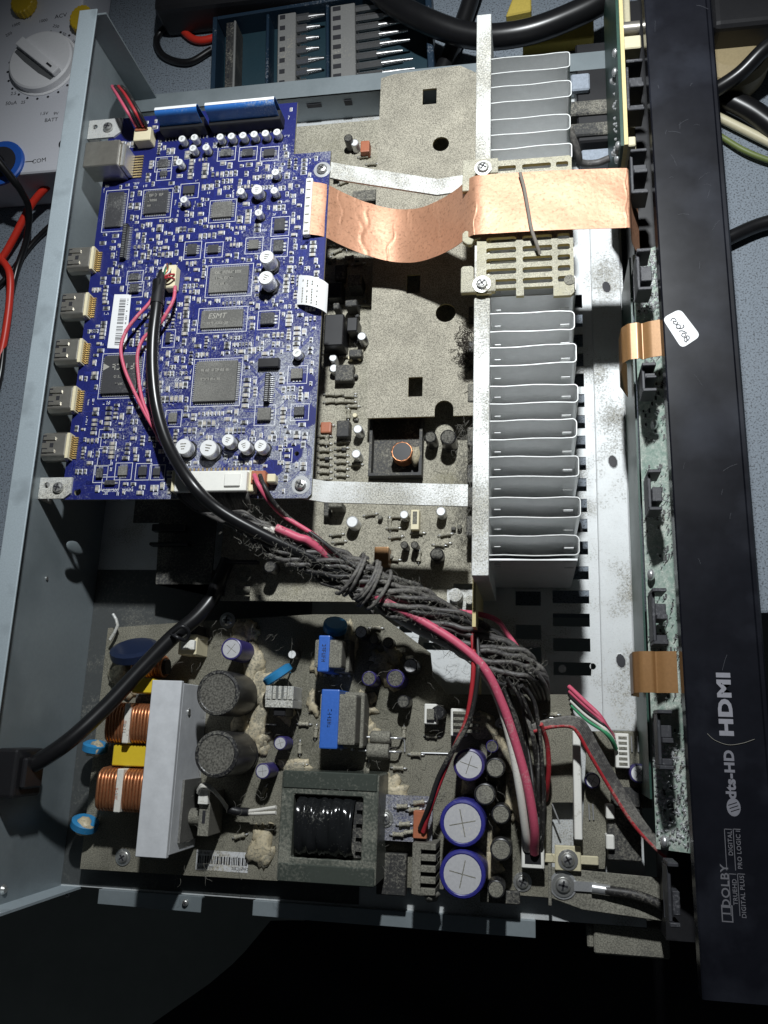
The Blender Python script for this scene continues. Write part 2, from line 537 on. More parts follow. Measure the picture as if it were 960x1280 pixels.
def smd_cap(parent, px, py, r, h, zb=67.0, dusty=False):
    x, y, _ = at(px, py, zb+h)
    def mk():
        b = MB()
        q = r*1.04; c = r*.45
        b.prism([(-q, -q), (q-c, -q), (q, -q+c), (q, q-c), (q-c, q), (-q, q)], 0, max(.9, h*.16), mi=2)
        b.lathe((0, 0, h*.14), [(r*.9, 0), (r*.95, h*.12), (r*.86, h*.17), (r*.95, h*.22), (r*.97, h*.80), (r*.9, h*.86)], 20, [0]*5)
        return b
    m0, m1 = (can_m, can_top)
    me = cached(('smdcap', r, h), mk, 'capacitor', [m0, m1, black_pl])
    a = random.uniform(-.3, .3)
    o = place('capacitor', me, parent, (x, y, zb), a)
    def mk2():
        b = MB()
        b.cyl((0, 0, -.05), (0, 0, .12), r*.88, 20, smooth=False)
        for k in range(3):
            b.box(-r*.35+k*r*.05, r*(.3-.3*k)-r*.06, .13, r*(.35-.1*k), r*(.3-.3*k)+r*.06, .16, 1)
        return b
    me2 = cached(('smdcaptop', r), mk2, 'top', [can_top, grey_dusty])
    place('top', me2, o, (x, y, zb+h), a-o.rotation_euler[2]*0)
    OCC.append((x-r*1.2, y-r*1.2, x+r*1.2, y+r*1.2))
    return o


OCC = []


def elcap(parent, px, py, r, h, zb, sleeve, top, vent=True, rz=None):
    """radial electrolytic capacitor standing on a board; pixel of its top"""
    x, y, _ = at(px, py, zb+h)
    def mk():
        return MB().lathe((0, 0, 0), [(r*.93, 0), (r, .6), (r, h*.10), (r*.94, h*.13), (r, h*.16), (r, h-.9), (r*.96, h-.25), (r*.86, h), (r*.80, h-.4)], 26)
    o = place('capacitor', cached(('elcap', r, h, sleeve.name), mk, 'capacitor', sleeve), parent, (x, y, zb))
    def mk2():
        b = MB()
        b.cyl((0, 0, -.5), (0, 0, -.15), r*.81, 26, smooth=False)
        if vent:
            for a in (0, math.pi/2):
                b.box(-r*.58, -r*.022, -.15, r*.58, r*.022, -.12, 1, a, (0, 0))
        return b
    if r > 6 and sleeve.name.startswith(('blue', 'purple')):      # pale polarity stripe on the sleeve
        sb_ = MB(); a0 = random.uniform(3.6, 5.4)
        for k in range(4):
            t0, t1 = a0+k*.09, a0+(k+1)*.09
            q = [((r+.05)*math.cos(t), (r+.05)*math.sin(t)) for t in (t0, t1)]
            sb_.add([(q[0][0], q[0][1], h*.2), (q[1][0], q[1][1], h*.2), (q[1][0], q[1][1], h-1.1), (q[0][0], q[0][1], h-1.1)], [(0, 1, 2, 3)])
        place('stripe', sb_.mesh('stripe', print_grey, origin=(0, 0, 0))[0], o, (x, y, zb))
    place('top', cached(('elcaptop', r, top.name, vent), mk2, 'top', [top, grey_dusty]), o, (x, y, zb+h), random.uniform(0, 3) if rz is None else rz)
    return o

band_m = mat('lacquered_steel', (.060, .070, .060), .26, dust=.10, dustcol=(.17, .17, .14), dk=(.7, 1.2), coat=.3)
trace_m = mat('trace_under_mask', (.020, .030, .21), .36, var=.1)
jar_m = mat('tan_jar', (.34, .27, .15), .5)
# ================================================================== setting
b = MB().box(-900, 149, -40, 1100, 1500, -12)
bench = struct(b.build('bench', bench_m, None, bevel=1.5, seg=2))
b = MB().box(-1500, -1500, -605, 1800, 2500, -600)
struct(b.build('floor', floor_m))

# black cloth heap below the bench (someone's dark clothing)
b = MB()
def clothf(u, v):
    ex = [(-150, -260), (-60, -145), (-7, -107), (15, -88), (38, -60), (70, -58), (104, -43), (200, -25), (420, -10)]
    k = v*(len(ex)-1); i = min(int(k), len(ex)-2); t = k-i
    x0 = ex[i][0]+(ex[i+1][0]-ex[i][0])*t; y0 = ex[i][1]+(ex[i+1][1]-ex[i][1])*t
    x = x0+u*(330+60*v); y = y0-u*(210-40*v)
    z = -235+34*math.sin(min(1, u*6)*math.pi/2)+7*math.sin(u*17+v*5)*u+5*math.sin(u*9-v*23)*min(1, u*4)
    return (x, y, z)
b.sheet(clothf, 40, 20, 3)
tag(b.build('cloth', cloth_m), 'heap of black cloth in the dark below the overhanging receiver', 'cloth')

# ================================================================== chassis
ch = thing('receiver_chassis', 'grey steel chassis of an opened audio receiver with slotted floor plate', 'chassis', (0, 0, -1))
holes = []
def slot(px0, py0, px1, py1):
    x0, y1, _ = at(px0, py0, 0); x1, y0, _ = at(px1, py1, 0)
    holes.append(rect(x0, y0, x1, y1))
ys = [377, 401, 426, 450, 475.5, 501, 527.6, 553, 579.6, 606, 632, 657, 685, 716, 746, 775, 806, 836]
for i, yy in enumerate(ys):
    y1 = at(715, yy-8.2, 0)[1]; y0 = at(715, yy+8.2, 0)[1]
    holes.append(rect(246, y0, 264.5, y1))
for yy in (716, 748, 790, 818):
    y1 = at(660, yy-9, 0)[1]; y0 = at(660, yy+9, 0)[1]
    holes.append(rect(227, y0, 240, y1))
for (a, c, d, e) in ((499, 781, 515, 791), (528, 779, 552, 789), (529, 803, 571, 813), (457, 776, 478, 786)):
    slot(a, c, d, e)
for (px, py, r) in ((703, 836, 2.0), (757, 359, 2.2), (765, 577, 2.2), (776, 826, 2.2), (741, 833, 1.6)):
    x, y, _ = at(px, py, 0)
    holes.append(circle(x, y, r, 10))
b = MB().prism(rect(-9.4, 0, 287, 457), -1, 0, holes)
b.build('base_plate', galv, ch, origin=(0, 0, -1))
MB().prism([(-9.2, 1), (150, 1), (150, 120), (118, 120), (118, 168), (-9.2, 168)], .05, .5).build('shade_sheet', mat('shade_sheet_dark', (.055, .06, .06), .6, dust=.2, dustcol=(.14, .14, .125)), ch)  # dark sheet added to stand in for shade on the base plate
# raised ledge beside the front board
y0 = at(775, 914, 3)[1]
b = MB().box(269.5, y0, 0.02, 285.5, 452, 3.0)
led = b.build('ledge', galv, ch, bevel=.7, seg=2)
for (px, py) in ((758, 359), (766, 577), (776, 826)):
    x, y, _ = at(px, py, 3)
    me = MB().lathe((0, 0, 0), [(2.6, 0), (2.2, .25), (1.2, .3)], 10, [0, 1])
    me.v = [(vx, vy*1.6, vz) for vx, vy, vz in me.v]
    me = me.mesh('rivet_hole', [galv, ink], origin=(0, 0, 0))[0]
    place('rivet_hole', me, led, (x, y, 3.0), .2)
# rear panel with socket openings hidden behind the boards
b = MB().box(-10.5, 0, 0.0, -9.4, 466, 89)
rear = b.build('rear_panel', steel, ch)
b = MB().box(-10.6, -2, 89.0, 0.2, 468, 90.2)
b.build('top_flange', steel_edge, rear, bevel=.35)
b = MB().box(-9.4, 465, 0, 5, 466.2, 88.5)
b.build('end_flange', steel, rear)
b = MB().box(-9.4, -1.2, -1, 1.5, 0, 88.5)
b.build('end_flange', steel_edge, rear)
for (px, py) in ((156, 81), (177, 117), (4, 1112)):
    p = atx(px, py, -9.4)
    mb = MB().cyl((0, 0, 0), (1.3, 0, 0), 2.4, 12, 1.6)
    place('screw', mb.mesh('screw', screw_m, origin=(0, 0, 0))[0], rear, p)
for (px, py) in ((58, 723),):
    p = atx(px, py, -9.4)
    mb = MB().cyl((0, 0, 0), (.6, 0, 0), 1.0, 10)
    place('rivet', mb.mesh('rivet', screw_m, origin=(0, 0, 0))[0], rear, p)
# long embossed oval in the rear panel
p = atx(95, 685, 0)
mb = MB()
mb.blob((0, 0, 0), 1.2, 3.5, 9, 0, 10, 8)
place('boss', mb.mesh('boss', steel, origin=(0, 0, 0))[0], rear, (p[0]-.4, p[1], p[2]))
# far side wall
b = MB().box(-9.3, 456, 0, 286, 457.2, 22)
b.box(-9.3, 456, 21, 286, 468, 22.2)
fw = b.build('side_wall', steel, ch)
b = MB()
for (px, py, w, h) in ((393, 129, 9, 3), (435, 134, 4.6, 4.4)):
    x, y, z = at(px, py, 14)
    b.box(x-w/2, 455.4, 14-h/2, x+w/2, 455.95, 14+h/2)
b.build('side_hole', ink, fw)
# near side lip in two runs, each with its small screw post
for (xa, xb) in ((14, 70), (97, 236)):
    b = MB().box(xa, -1.2, -1, xb, 0, 3)
    b.prism([(xa, -7), (xb, -7.5), (xb, 0.2), (xa, 0.2)], 2.9, 4.0)
    lip = b.build('side_lip', steel, ch, bevel=.3)
for (px, py) in ((82, 1093), (230, 1096)):
    x, y, z = at(px, py, 9.5)
    screw(ch, x, -3, 4.0, 1.7, washer=False)
# corner bracket at the front end with ring terminal
x0, y1, _ = at(689, 1084, 10); x1, y0, _ = at(850, 1143, 10)
b = MB().prism([(x0, y0+3), (x0+14, y0-1), (x1, y0-4), (x1, y1-2), (x0, y1)], 8.6, 10)
b.box(x0-1.5, y0, -1, x0, y1+4, 11.5)
b.build('corner_bracket', grey_dusty, ch, bevel=.3)
x, y, z = at(704, 1107, 12)
screw(ch, x, y, 10.6, 3.6)
b = MB()
b.prism(circle(x, y, 6.3, 20), 10.05, 10.6)
b.box(x+5, y-2.1, 10.1, x+15, y+2.1, 11.2)
b.cyl((x+13, y-.2, 11.6), (x+21, y-.8, 11.6), 2.5, 10)
rt = b.build('ring_terminal', solder, None)
tag(rt, 'crimped ring terminal screwed to the dusty corner bracket', 'terminal')
b = MB()
b.tube([(x+19, y-.8, 12), (x+34, y-2, 14), (x+48, y-8, 14), (x+62, y-22, 10), (x+72, y-36, 2)], 2.2, 8)
tag(b.build('ground_wire', wire_black), 'thick black ground wire leading off the ring terminal', 'wire')
# steel foot block under the front corner
x0, y1, _ = at(742, 1153, -2); x1, y0, _ = at(838, 1200, -2)
b = MB().box(x0, y0, -22, x1, y1, -2)
b.box(x0-3, y0+2, -16, x0+.4, y1-2, -4)
fb = b.build('foot_bracket', grey_dusty, ch, bevel=.8)
# flattened clamp tab by the small board
x, y, z = at(710, 1075, 14)
b = MB().box(x-6, y-5, 10.02, x+6, y+6, 13)
b.box(x-11, y-2, 10.02, x+14, y+2, 12)
b.build('clamp_tab', cream_pl, ch, bevel=.4)
screw(ch, x, y, 13, 3.2)
# white upright spacer strip between the boards
xx, yy, _ = at(722, 930, 20); _, y2, _ = at(720, 1050, 20)
b = MB().box(xx-2.2, y2, 2, xx+1.4, yy+6, 20)
b.build('spacer_strip', white_pl, ch, bevel=.4)
# feet on the bench
for (fx, fy) in ((40, 420), (250, 420), (40, 190), (250, 190)):
    b = MB().lathe((fx, fy, -11.98), [(11, 0), (12, 3), (12, 10.98)], 18)
    b.build('foot', black_pl, ch)
# ================================================================== blue circuit board
ZB = 67.0
bx0, bx1 = 3.0, 132.3
by0 = 191.5
blue = thing('blue_circuit_board', 'blue digital circuit board crowded with chips beside the socket panel', 'circuit board', (65, 300, 65.4))
def rpx(x0, y0, x1, y1, z=ZB):
    a = at(x0, y1, z); c = at(x1, y0, z)
    return a[0], a[1], c[0], c[1]
hl = []
for (px, py, r) in ((97, 615, 1.9), (332, 500, 1.4), (371, 567, 1.2), (213, 330, .9), (232, 312, .9)):
    x, y, _ = at(px, py, ZB); hl.append(circle(x, y, r, 12)); OCC.append((x-r-1, y-r-1, x+r+1, y+r+1))
b = MB().prism([(bx0, by0), (bx1-2, by0-.6), (bx1, by0+1.4), (bx1, 381.5), (112, 381.5), (112, 414), (bx0, 414)], 65.4, ZB, hl, 0, 1)
b.build('board', [pcb_blue, pcb_edge], blue)

rw = random.Random(5)
CH = []
def worn(kb, x, y, n, hgt, z):
    """worn, unreadable print"""
    for i in range(n):
        gx = x+i*hgt*.75; w = hgt*.5
        for _ in range(3):
            if rw.random() < .5:
                q = rw.choice((0, .4, .8))*hgt
                kb.box(gx, y+q, z+.01, gx+w, y+q+hgt*.16, z+.04)
            else:
                q = rw.choice((0, .38))*hgt
                kb.box(gx+q, y, z+.01, gx+q+hgt*.13, y+hgt, z+.04)

def chip(px0, py0, px1, py1, h=1.6, pins='nsew', m=None, text=None, n=None, tsize=None):
    x0, y0, x1, y1 = rpx(px0, py0, px1, py1, ZB+h)
    cx, cy = (x0+x1)/2, (y0+y1)/2
    w, d = (x1-x0), (y1-y0)
    mb = MB().box(x0, y0, ZB+.25, x1, y1, ZB+h)
    o = mb.build('chip', m or ic_m, blue, bevel=.18)
    pb = MB()
    e = 1.25
    def row(k0, k1, horiz, side):
        L_ = k1-k0; nn = n or max(3, int(L_/1.0)); st = L_/nn
        for i in range(nn):
            c = k0+(i+.5)*st; q = st*.27
            if horiz:
                yy = y1 if side > 0 else y0
                pb.box(c-q, min(yy, yy+side*e), ZB+.05, c+q, max(yy, yy+side*e), ZB+.45)
            else:
                xx = x1 if side > 0 else x0
                pb.box(min(xx, xx+side*e), c-q, ZB+.05, max(xx, xx+side*e), c+q, ZB+.45)
    if 'n' in pins: row(x0+.4, x1-.4, True, 1)
    if 's' in pins: row(x0+.4, x1-.4, True, -1)
    if 'e' in pins: row(y0+.4, y1-.4, False, 1)
    if 'w' in pins: row(y0+.4, y1-.4, False, -1)
    if pb.v:
        pb.build('pins', solder, o)
    if text == 'logo':
        kb = MB()
        kb.prism([(cx-9.5, cy+2.2), (cx-9.5, cy+6.2), (cx-6.0, cy+4.2)], ZB+h+.01, ZB+h+.05)
        worn(kb, cx-4.5, cy+2.4, 6, 3.4, ZB+h); worn(kb, cx-3, cy-2, 4, 1.4, ZB+h); worn(kb, cx-2, cy-6, 5, 1.2, ZB+h)
        kb.build('marking', mark, o)
    elif isinstance(text, str):
        lettering('marking', text, (cx-w*.12, cy+d*.16, ZB+h+.04), tsize, 0, mark, o, .04, .25)
        kb = MB(); worn(kb, cx-w*.35, cy-d*.3, 12, 1.3, ZB+h); kb.build('marking', mark, o)
    elif text:
        kb = MB()
        for i in range(text):
            worn(kb, cx-w*.36, cy+d*(.24-.22*i), int(w*.72/(tsize*.75))-2*i, tsize*(1-.15*i), ZB+h)
        kb.build('marking', mark, o)
    OCC.append((x0-2.4, y0-2.4, x1+2.4, y1+2.4)); CH.append((x0, y0, x1, y1))
    return o

chip(130, 239, 155, 284, 1.5, 'ew')
chip(179, 237, 210, 267, 1.8, 'nsew', text=3, tsize=1.7)
chip(197, 198, 210, 209, 1.2); chip(199, 213, 209, 220, 1.0, 'ns')
chip(228, 231, 243, 242, 1.5, 's', n=3)
chip(264, 251, 290, 272, 1.7, m=ic_dusty)
chip(342, 272, 356, 288, 2.2, 'e', n=3); chip(341, 299, 354, 314, 2.2, 'e', n=3)
chip(310, 299, 323, 311, 1.5, 'ew', m=ic_dusty, n=4); chip(259, 305, 273, 316, 1.5, 'ew', n=4); chip(233, 304, 246, 318, 1.5, 'ew', n=4)
for q in (275, 302, 329):
    chip(q, 185, q+14, 195, 1.5, 'ew', n=4)
chip(260, 332, 311, 366, 1.4, 'ns', ic_dusty, 3, tsize=1.6)
chip(250, 386, 304, 410.5, 1.4, 'ns', ic_dusty, 'ESMT', tsize=4.2)
chip(241, 450, 297, 502, 2.0, 'nsew', ic_dusty, 2, tsize=1.5)
chip(325, 390, 343, 405, 2.3, 'e', n=3); chip(321, 509, 338, 525, 2.3, 'e', ic_dusty, n=3)
chip(363, 460, 378, 473, 2.0, 's', n=3, m=ic_dusty); chip(367, 508, 380, 519, 1.8, 'ns', n=4)
chip(209.5, 516, 221, 527.5, 1.5, 'ns', n=4, m=ic_dusty)
av = chip(125, 443, 174, 492, 2.0, 'nsew', text='logo')
chip(161, 341, 173, 350, 1.4, 'ew', n=4); chip(161, 354, 173, 365, 2.0, 'ew', n=2)
chip(146.5, 582.5, 159, 594, 1.4, 'ns', n=5, m=ic_dusty); chip(172, 583, 183, 594, 1.6, 'ns', n=4); chip(190, 585, 200, 594, 1.4, 'ns', n=4)
chip(206, 415, 213, 428, 1.6, 'e', n=3)
chip(119, 585, 128, 597, 1.8, 'n', n=2); chip(130, 600, 143, 606, 1.5, 'ew', n=1)
# coils (square power inductors)
for (px, py, r) in ((229, 558, 4.3), (260, 560, 4.6)):
    smd_cap(blue, px, py, r, 6.5)
for (px, py, r, h) in ((275, 171, 2.15, 5.2), (289, 170, 2.15, 5.2), (303.4, 169, 2.15, 5.2), (317.4, 167.7, 2.15, 5.2), (331.5, 166.5, 2.15, 5.2), (346, 165, 2.15, 5.2),
                       (227.4, 173.4, 2.15, 5.2), (242.8, 171.6, 2.15, 5.2), (241, 185, 2.15, 5.2), (257.4, 184, 2.15, 5.2), (224, 202.5, 2.15, 5.2), (229.7, 249.4, 2.15, 5.2),
                       (301, 239, 2.15, 5.2), (321, 237, 3.2, 6.2), (342.7, 238, 2.15, 5.2), (344, 215, 2.15, 5.2), (323, 265.6, 2.15, 5.2),
                       (333, 321, 4.0, 10.0), (332, 347, 4.0, 10.0), (371, 441, 2.4, 5.4), (284.7, 550, 3.3, 7), (305, 557, 3.3, 7), (325.5, 557, 3.3, 7)):
    smd_cap(blue, px, py, r, h)
# fine-pitch headers
for (a, c, d, e) in ((149, 279, 160, 322), (322, 447, 349, 459), (329, 466, 338, 502)):
    x0, y0, x1, y1 = rpx(a, c, d, e, ZB+3)
    mb = MB().box(x0, y0, ZB, x1, y1, ZB+3.2)
    o = mb.build('header', black_pl, blue, bevel=.2)
    pb = MB()
    if y1-y0 > x1-x0:
        k = y0+.5
        while k < y1-.4:
            pb.box(x1, k-.18, ZB+.05, x1+1.6, k+.18, ZB+.5); pb.box(x0+.6, k-.16, ZB+3.2, x1-.6, k+.16, ZB+3.4); k += 1.05
    else:
        k = x0+.5
        while k < x1-.4:
            pb.box(k-.18, y0-1.4, ZB+.05, k+.18, y0, ZB+.5); k += 1.05
    pb.build('pins', solder, o)
    OCC.append((x0-1.5, y0-1.5, x1+1.8, y1+1.5))
# network socket
x0, y0 = at(104.5, 195, 81)[0], at(125, 207, 81)[1]; y1 = at(125, 176, 81)[1]; x1 = at(148, 190, 81)[0]
mb = MB().box(x0, y0, ZB, x1, y1, ZB+14)
mb.box(x1, y0+.8, ZB+.6, x1+2.6, y1-.8, ZB+11.5, 1)
nj = mb.build('network_socket', [nickel, solder], blue, bevel=.5)
pb = MB()
for i in range(9):
    k = y0+1.3+i*(y1-y0-2.6)/8
    pb.box(x1+2.5, k-.4, ZB+.1, x1+7.5, k+.4, ZB+.8); 
pb.build('pins', gold, nj)
OCC.append((x0-1, y0-1.5, x1+9, y1+1.5))
# five video sockets
def mk_hdmi():
    b = MB()
    b.prism([(-7.4, 0), (7.4, 0), (7.4, 3.6), (5.6, 6.0), (-5.6, 6.0), (-7.4, 3.6)], 0, 13)     # profile along x
    b.v = [(z, x, y) for x, y, z in b.v]
    return b
HX = -8.2
me_h = cached('hdmi', mk_hdmi, 'video_socket', nickel, .35)
def mk_h2():
    b = MB()
    for s in (-3.3, 3.3):
        b.box(1.0, s-.9, 6.02, 7.6, s+.9, 6.7)
    return b
me_h2 = cached('hdmi2', mk_h2, 'spring_tab', nickel, .15)
def mk_h3():
    b = MB()
    b.box(.3, -4.6, 6.01, 3.4, -1.6, 6.12); b.box(4.6, -1.3, 6.01, 6.6, 1.0, 6.12); b.box(.3, 1.2, 6.01, 2.4, 5.2, 6.12)
    return b
me_h3 = cached('hdmi3', mk_h3, 'slot', ink)
def mk_h4():
    b = MB()
    b.box(12.9, -6.6, .1, 14.4, 6.6, 5.0, 1)
    for i in range(10):
        k = -5.4+i*1.2
        b.box(14.3, k-.33, .1, 16.6, k+.33, .7)
        b.box(14.3, k-.33, .6, 14.8, k+.33, 3.4)
    return b
me_h4 = cached('hdmi4', mk_h4, 'contacts', [gold, cream])
for (px, py) in ((106, 321), (97, 379), (88, 437), (79, 497), (70, 556)):
    y = at(px, py, ZB+6)[1]
    o = place('video_socket', me_h, blue, (HX, y, ZB))
    place('spring_tab', me_h2, o, (HX, y, ZB)); place('slot', me_h3, o, (HX, y, ZB)); place('contacts', me_h4, o, (HX, y, ZB))
    OCC.append((-9, y-8.5, HX+18.5, y+8.5))
# mounting tabs with screws
for (px, py, w, d) in ((136, 160, 20, 12), (62, 610, 17.5, 11)):
    X0 = -9.3
    x, y, _ = at(px, py, ZB+1.2)
    mb = MB().prism([(X0, y-d/2), (X0+w*.8, y-d/2), (X0+w, y-d/4), (X0+w, y+d/2), (X0, y+d/2)], ZB+.02, ZB+1.2, [circle(X0+4.0, y+1.5, 1.6, 10)])
    mb.box(X0, y-d/2, ZB-10, X0+.8, y+d/2, ZB+.01)
    t_ = mb.build('mounting_tab', alu_dusty, blue)
    screw(t_, X0+w*.62, y, ZB+1.2, 2.9, washer=False)
    OCC.append((0, y-d/2-1, w+2, y+d/2+1))
for (px, py) in ((402, 210), (375, 605)):
    x, y, _ = at(px, py, ZB+1.5)
    mb = MB().lathe((x, y, ZB+.02), [(4.6, 0), (4.6, .12)], 20)
    rg = mb.build('screw_pad', solder, blue)
    screw(rg, x, y, ZB+.15, 2.8, washer=False)
    OCC.append((x-5.5, y-5.5, x+5.5, y+5.5))
# barcode label
c4 = [at(px, py, ZB+.1) for px, py in ((134, 435), (157.5, 436), (164, 368), (143, 368))]
mb = MB().hexa([(p[0], p[1], ZB+.03) for p in c4], [(p[0], p[1], ZB+.12) for p in c4])
lab = mb.build('barcode_label', paper, blue)
mb = MB()
def lq(u, v):
    a = Vector(c4[0]).lerp(Vector(c4[1]), u); c = Vector(c4[3]).lerp(Vector(c4[2]), u)
    return a.lerp(c, v)
rb = random.Random(3)
v = .06
while v < .93:
    t = rb.choice((.006, .012, .02))
    if not (.40 < v < .44):
        q = [lq(.36, v), lq(.72, v), lq(.72, v+t), lq(.36, v+t)]
        mb.hexa([(p.x, p.y, ZB+.125) for p in q], [(p.x, p.y, ZB+.15) for p in q])
        if rb.random() < .6:
            q = [lq(.80, v), lq(.88, v), lq(.88, v+t), lq(.80, v+t)]
            mb.hexa([(p.x, p.y, ZB+.125) for p in q], [(p.x, p.y, ZB+.15) for p in q])
    v += t+rb.choice((.008, .014, .02))
mb.build('barcode', ink, lab)
OCC.append((min(p[0] for p in c4)-1, min(p[1] for p in c4)-1, max(p[0] for p in c4)+1, max(p[1] for p in c4)+1))
# white wire connector at the near edge
x0, y0, x1, y1 = rpx(217, 588, 309, 612, ZB+9)
y0 -= 1
mb = MB().box(x0, y0, ZB, x1, y1, ZB+9)
mb.box(x0+(x1-x0)*.70, y0+2, ZB+8.9, x0+(x1-x0)*.92, y1-1.5, ZB+10)
mb.box(x0, y1, ZB, x1, y1+1.4, ZB+5)
wc = mb.build('wire_connector', white_pl, blue, bevel=.4)
pb = MB()
for i in range(16):
    k = x0+1.5+i*(x1-x0-3)/15
    pb.box(k-.35, y1+1.3, ZB+.1, k+.35, y1+4.2, ZB+.7)
pb.build('pins', gold, wc)
MB().box(x0-2.4, y0+.5, ZB, x0-.1, y1+1, ZB+7.5).build('end_clip', cream, wc, bevel=.4)
MB().box(x1+.1, y0+.5, ZB, x1+2.6, y1+1, ZB+6).build('end_clip', cream, wc, bevel=.4)
OCC.append((x0-3, y0-2, x1+3, y1+5))
WC = (x0, y0, x1, y1)
x0, y0, x1, y1 = rpx(313, 588, 332, 604, ZB+7)
o = MB().box(x0, y0, ZB, x1, y1, ZB+7).build('wire_connector', brown_pl, blue, bevel=.3)
MB().box(x1+.05, y0+1, ZB, x1+4.4, y1-1, ZB+5).build('end_clip', cream, o, bevel=.5)
OCC.append((x0-1, y0-2, x1+6, y1+2)); WC2 = (x0, y0, x1, y1)
x0, y0, x1, y1 = rpx(166, 158, 189, 176, ZB+7)
o = MB().box(x0, y0, ZB, x1, y1, ZB+7).build('wire_connector', cream, blue, bevel=.4)
MB().box(x0+1, y1-2.5, ZB+7.02, x1-2, y1+1.2, ZB+8.2).build('plug', brown_pl, o, bevel=.3)
OCC.append((x0-1, y0-3, x1+1, y1+2)); WC3 = (x0, y0, x1, y1)
x0, y0, x1, y1 = rpx(202, 330, 222, 362, ZB+6)
o = MB().box(x0+1, y0+1, ZB, x1-.6, y1, ZB+6).build('wire_connector', cream, blue, bevel=.6)
OCC.append((x0-1, y0-2, x1+1, y1+2)); WC4 = (x0, y0, x1, y1)
# ribbon socket
x0, y0, x1, y1 = rpx(379, 222, 391, 293, ZB+3.5)
o = MB().box(x0-.4, y0, ZB, x1, y1, ZB+3.5).build('ribbon_socket', white_pl, blue, bevel=.3)
mb = MB()
for i in range(7):
    k = y0+2+i*(y1-y0-4)/6
    mb.box(x0+.2, k-.5, ZB+3.5, x0+2.4, k+.3, ZB+3.56)
mb.build('slot', grey_dusty, o)
OCC.append((x0-2, y0-1, x1+6, y1+1)); RS = (x0, y0, x1, y1)
# flat-cable sockets on the far edge
FF = []
for (a, c) in ((200, 255), (261, 350)):
    x0 = at(a, 152, 75)[0]; x1 = at(c, 152, 75)[0]; y0 = at(260, 157, 75)[1]
    mb = MB().box(x0, y0, ZB, x1, y0+6, ZB+8)
    o = mb.build('flat_cable_socket', black_pl, blue, bevel=.3)
    pb = MB()
    k = x0+.8
    while k < x1-.5:
        pb.box(k-.22, y0-1.8, ZB+.1, k+.22, y0+.1, ZB+.7); k += 2.0
    pb.build('pins', solder, o)
    FF.append((x0, x1, y0)); OCC.append((x0-1, y0-2.5, x1+1, y0+20))
for i, (x0, x1, y0) in enumerate(FF):
    def ff(u, v, x0=x0, x1=x1, y0=y0):
        ang = min(1, max(0, (v-.45)/.4))*math.pi
        r = 2.2
        if v < .45:
            p = (y0+2+v*2, ZB+6+v/.45*9)
        elif v < .85:
            p = (y0+3+r-r*math.cos(ang), ZB+15+r*math.sin(ang))
        else:
            p = (y0+3+2*r+(v-.85)*10, ZB+15-(v-.85)/.15*22)
        return (x0+1+u*(x1-x0-2), p[0], p[1])
    mb = MB().sheet(ff, 6, 26, .35)
    o = mb.build('flat_cable', blue_ffc)
    tag(o, ('short' if i == 0 else 'long')+' blue stiffened flat cable folded over the blue board\'s far edge', 'cable', None)
    mb = MB()
    mb.sheet(lambda u, v, ff=ff: (lambda p: (p[0], p[1]+.1, p[2]+.30))(ff(u, .62+v*.12)), 8, 6, .2)
    mb.build('white_edge', paper, o)
# silkscreen, components too small to pick apart
rs = random.Random(11)
sb = MB(); cb = MB()
def free(x0, y0, x1, y1):
    if x0 < bx0+1 or y0 < by0+1.5 or x1 > bx1-1.5 or y1 > 412 or (x1 > 110 and y1 > 380):
        return False
    for (a, c, d, e) in OCC:
        if x0 < d and x1 > a and y0 < e and y1 > c:
            return False
    return True
def outline(x0, y0, x1, y1, w=.3, z=ZB):
    for (a, c, d, e) in ((x0, y0, x1, y0+w), (x0, y1-w, x1, y1), (x0, y0+w, x0+w, y1-w), (x1-w, y0+w, x1, y1-w)):
        sb.box(a, c, z+.01, d, e, z+.06)
def glyphs(x, y, n, hgt, vert=False):
    for i in range(n):
        gx, gy = (x, y+i*hgt*.75) if vert else (x+i*hgt*.75, y)
        w = hgt*.5
        for _ in range(3):
            if rs.random() < .5:
                q = rs.choice((0, .4, .8))*hgt
                sb.box(gx, gy+q, ZB+.01, gx+w, gy+q+hgt*.2, ZB+.06)
            else:
                q = rs.choice((0, .35))*hgt
                sb.box(gx+q, gy, ZB+.01, gx+q+hgt*.17, gy+hgt, ZB+.06)
def part(x, y, L_, W, vert):
    hh = rs.uniform(.5, .95)
    if vert: a, c = W/2, L_/2
    else: a, c = L_/2, W/2
    t = L_*.24
    k = rs.random()
    if vert:
        cb.box(x-a, y-c+t, ZB+.06, x+a, y+c-t, ZB+.06+hh, 1 if k < .55 else 2)
        cb.box(x-a, y-c, ZB+.06, x+a, y-c+t, ZB+.06+hh, 0); cb.box(x-a, y+c-t, ZB+.06, x+a, y+c, ZB+.06+hh, 0)
    else:
        cb.box(x-a+t, y-c, ZB+.06, x+a-t, y+c, ZB+.06+hh, 1 if k < .55 else 2)
        cb.box(x-a, y-c, ZB+.06, x-a+t, y+c, ZB+.06+hh, 0); cb.box(x+a-t, y-c, ZB+.06, x+a, y+c, ZB+.06+hh, 0)
cnt = 0
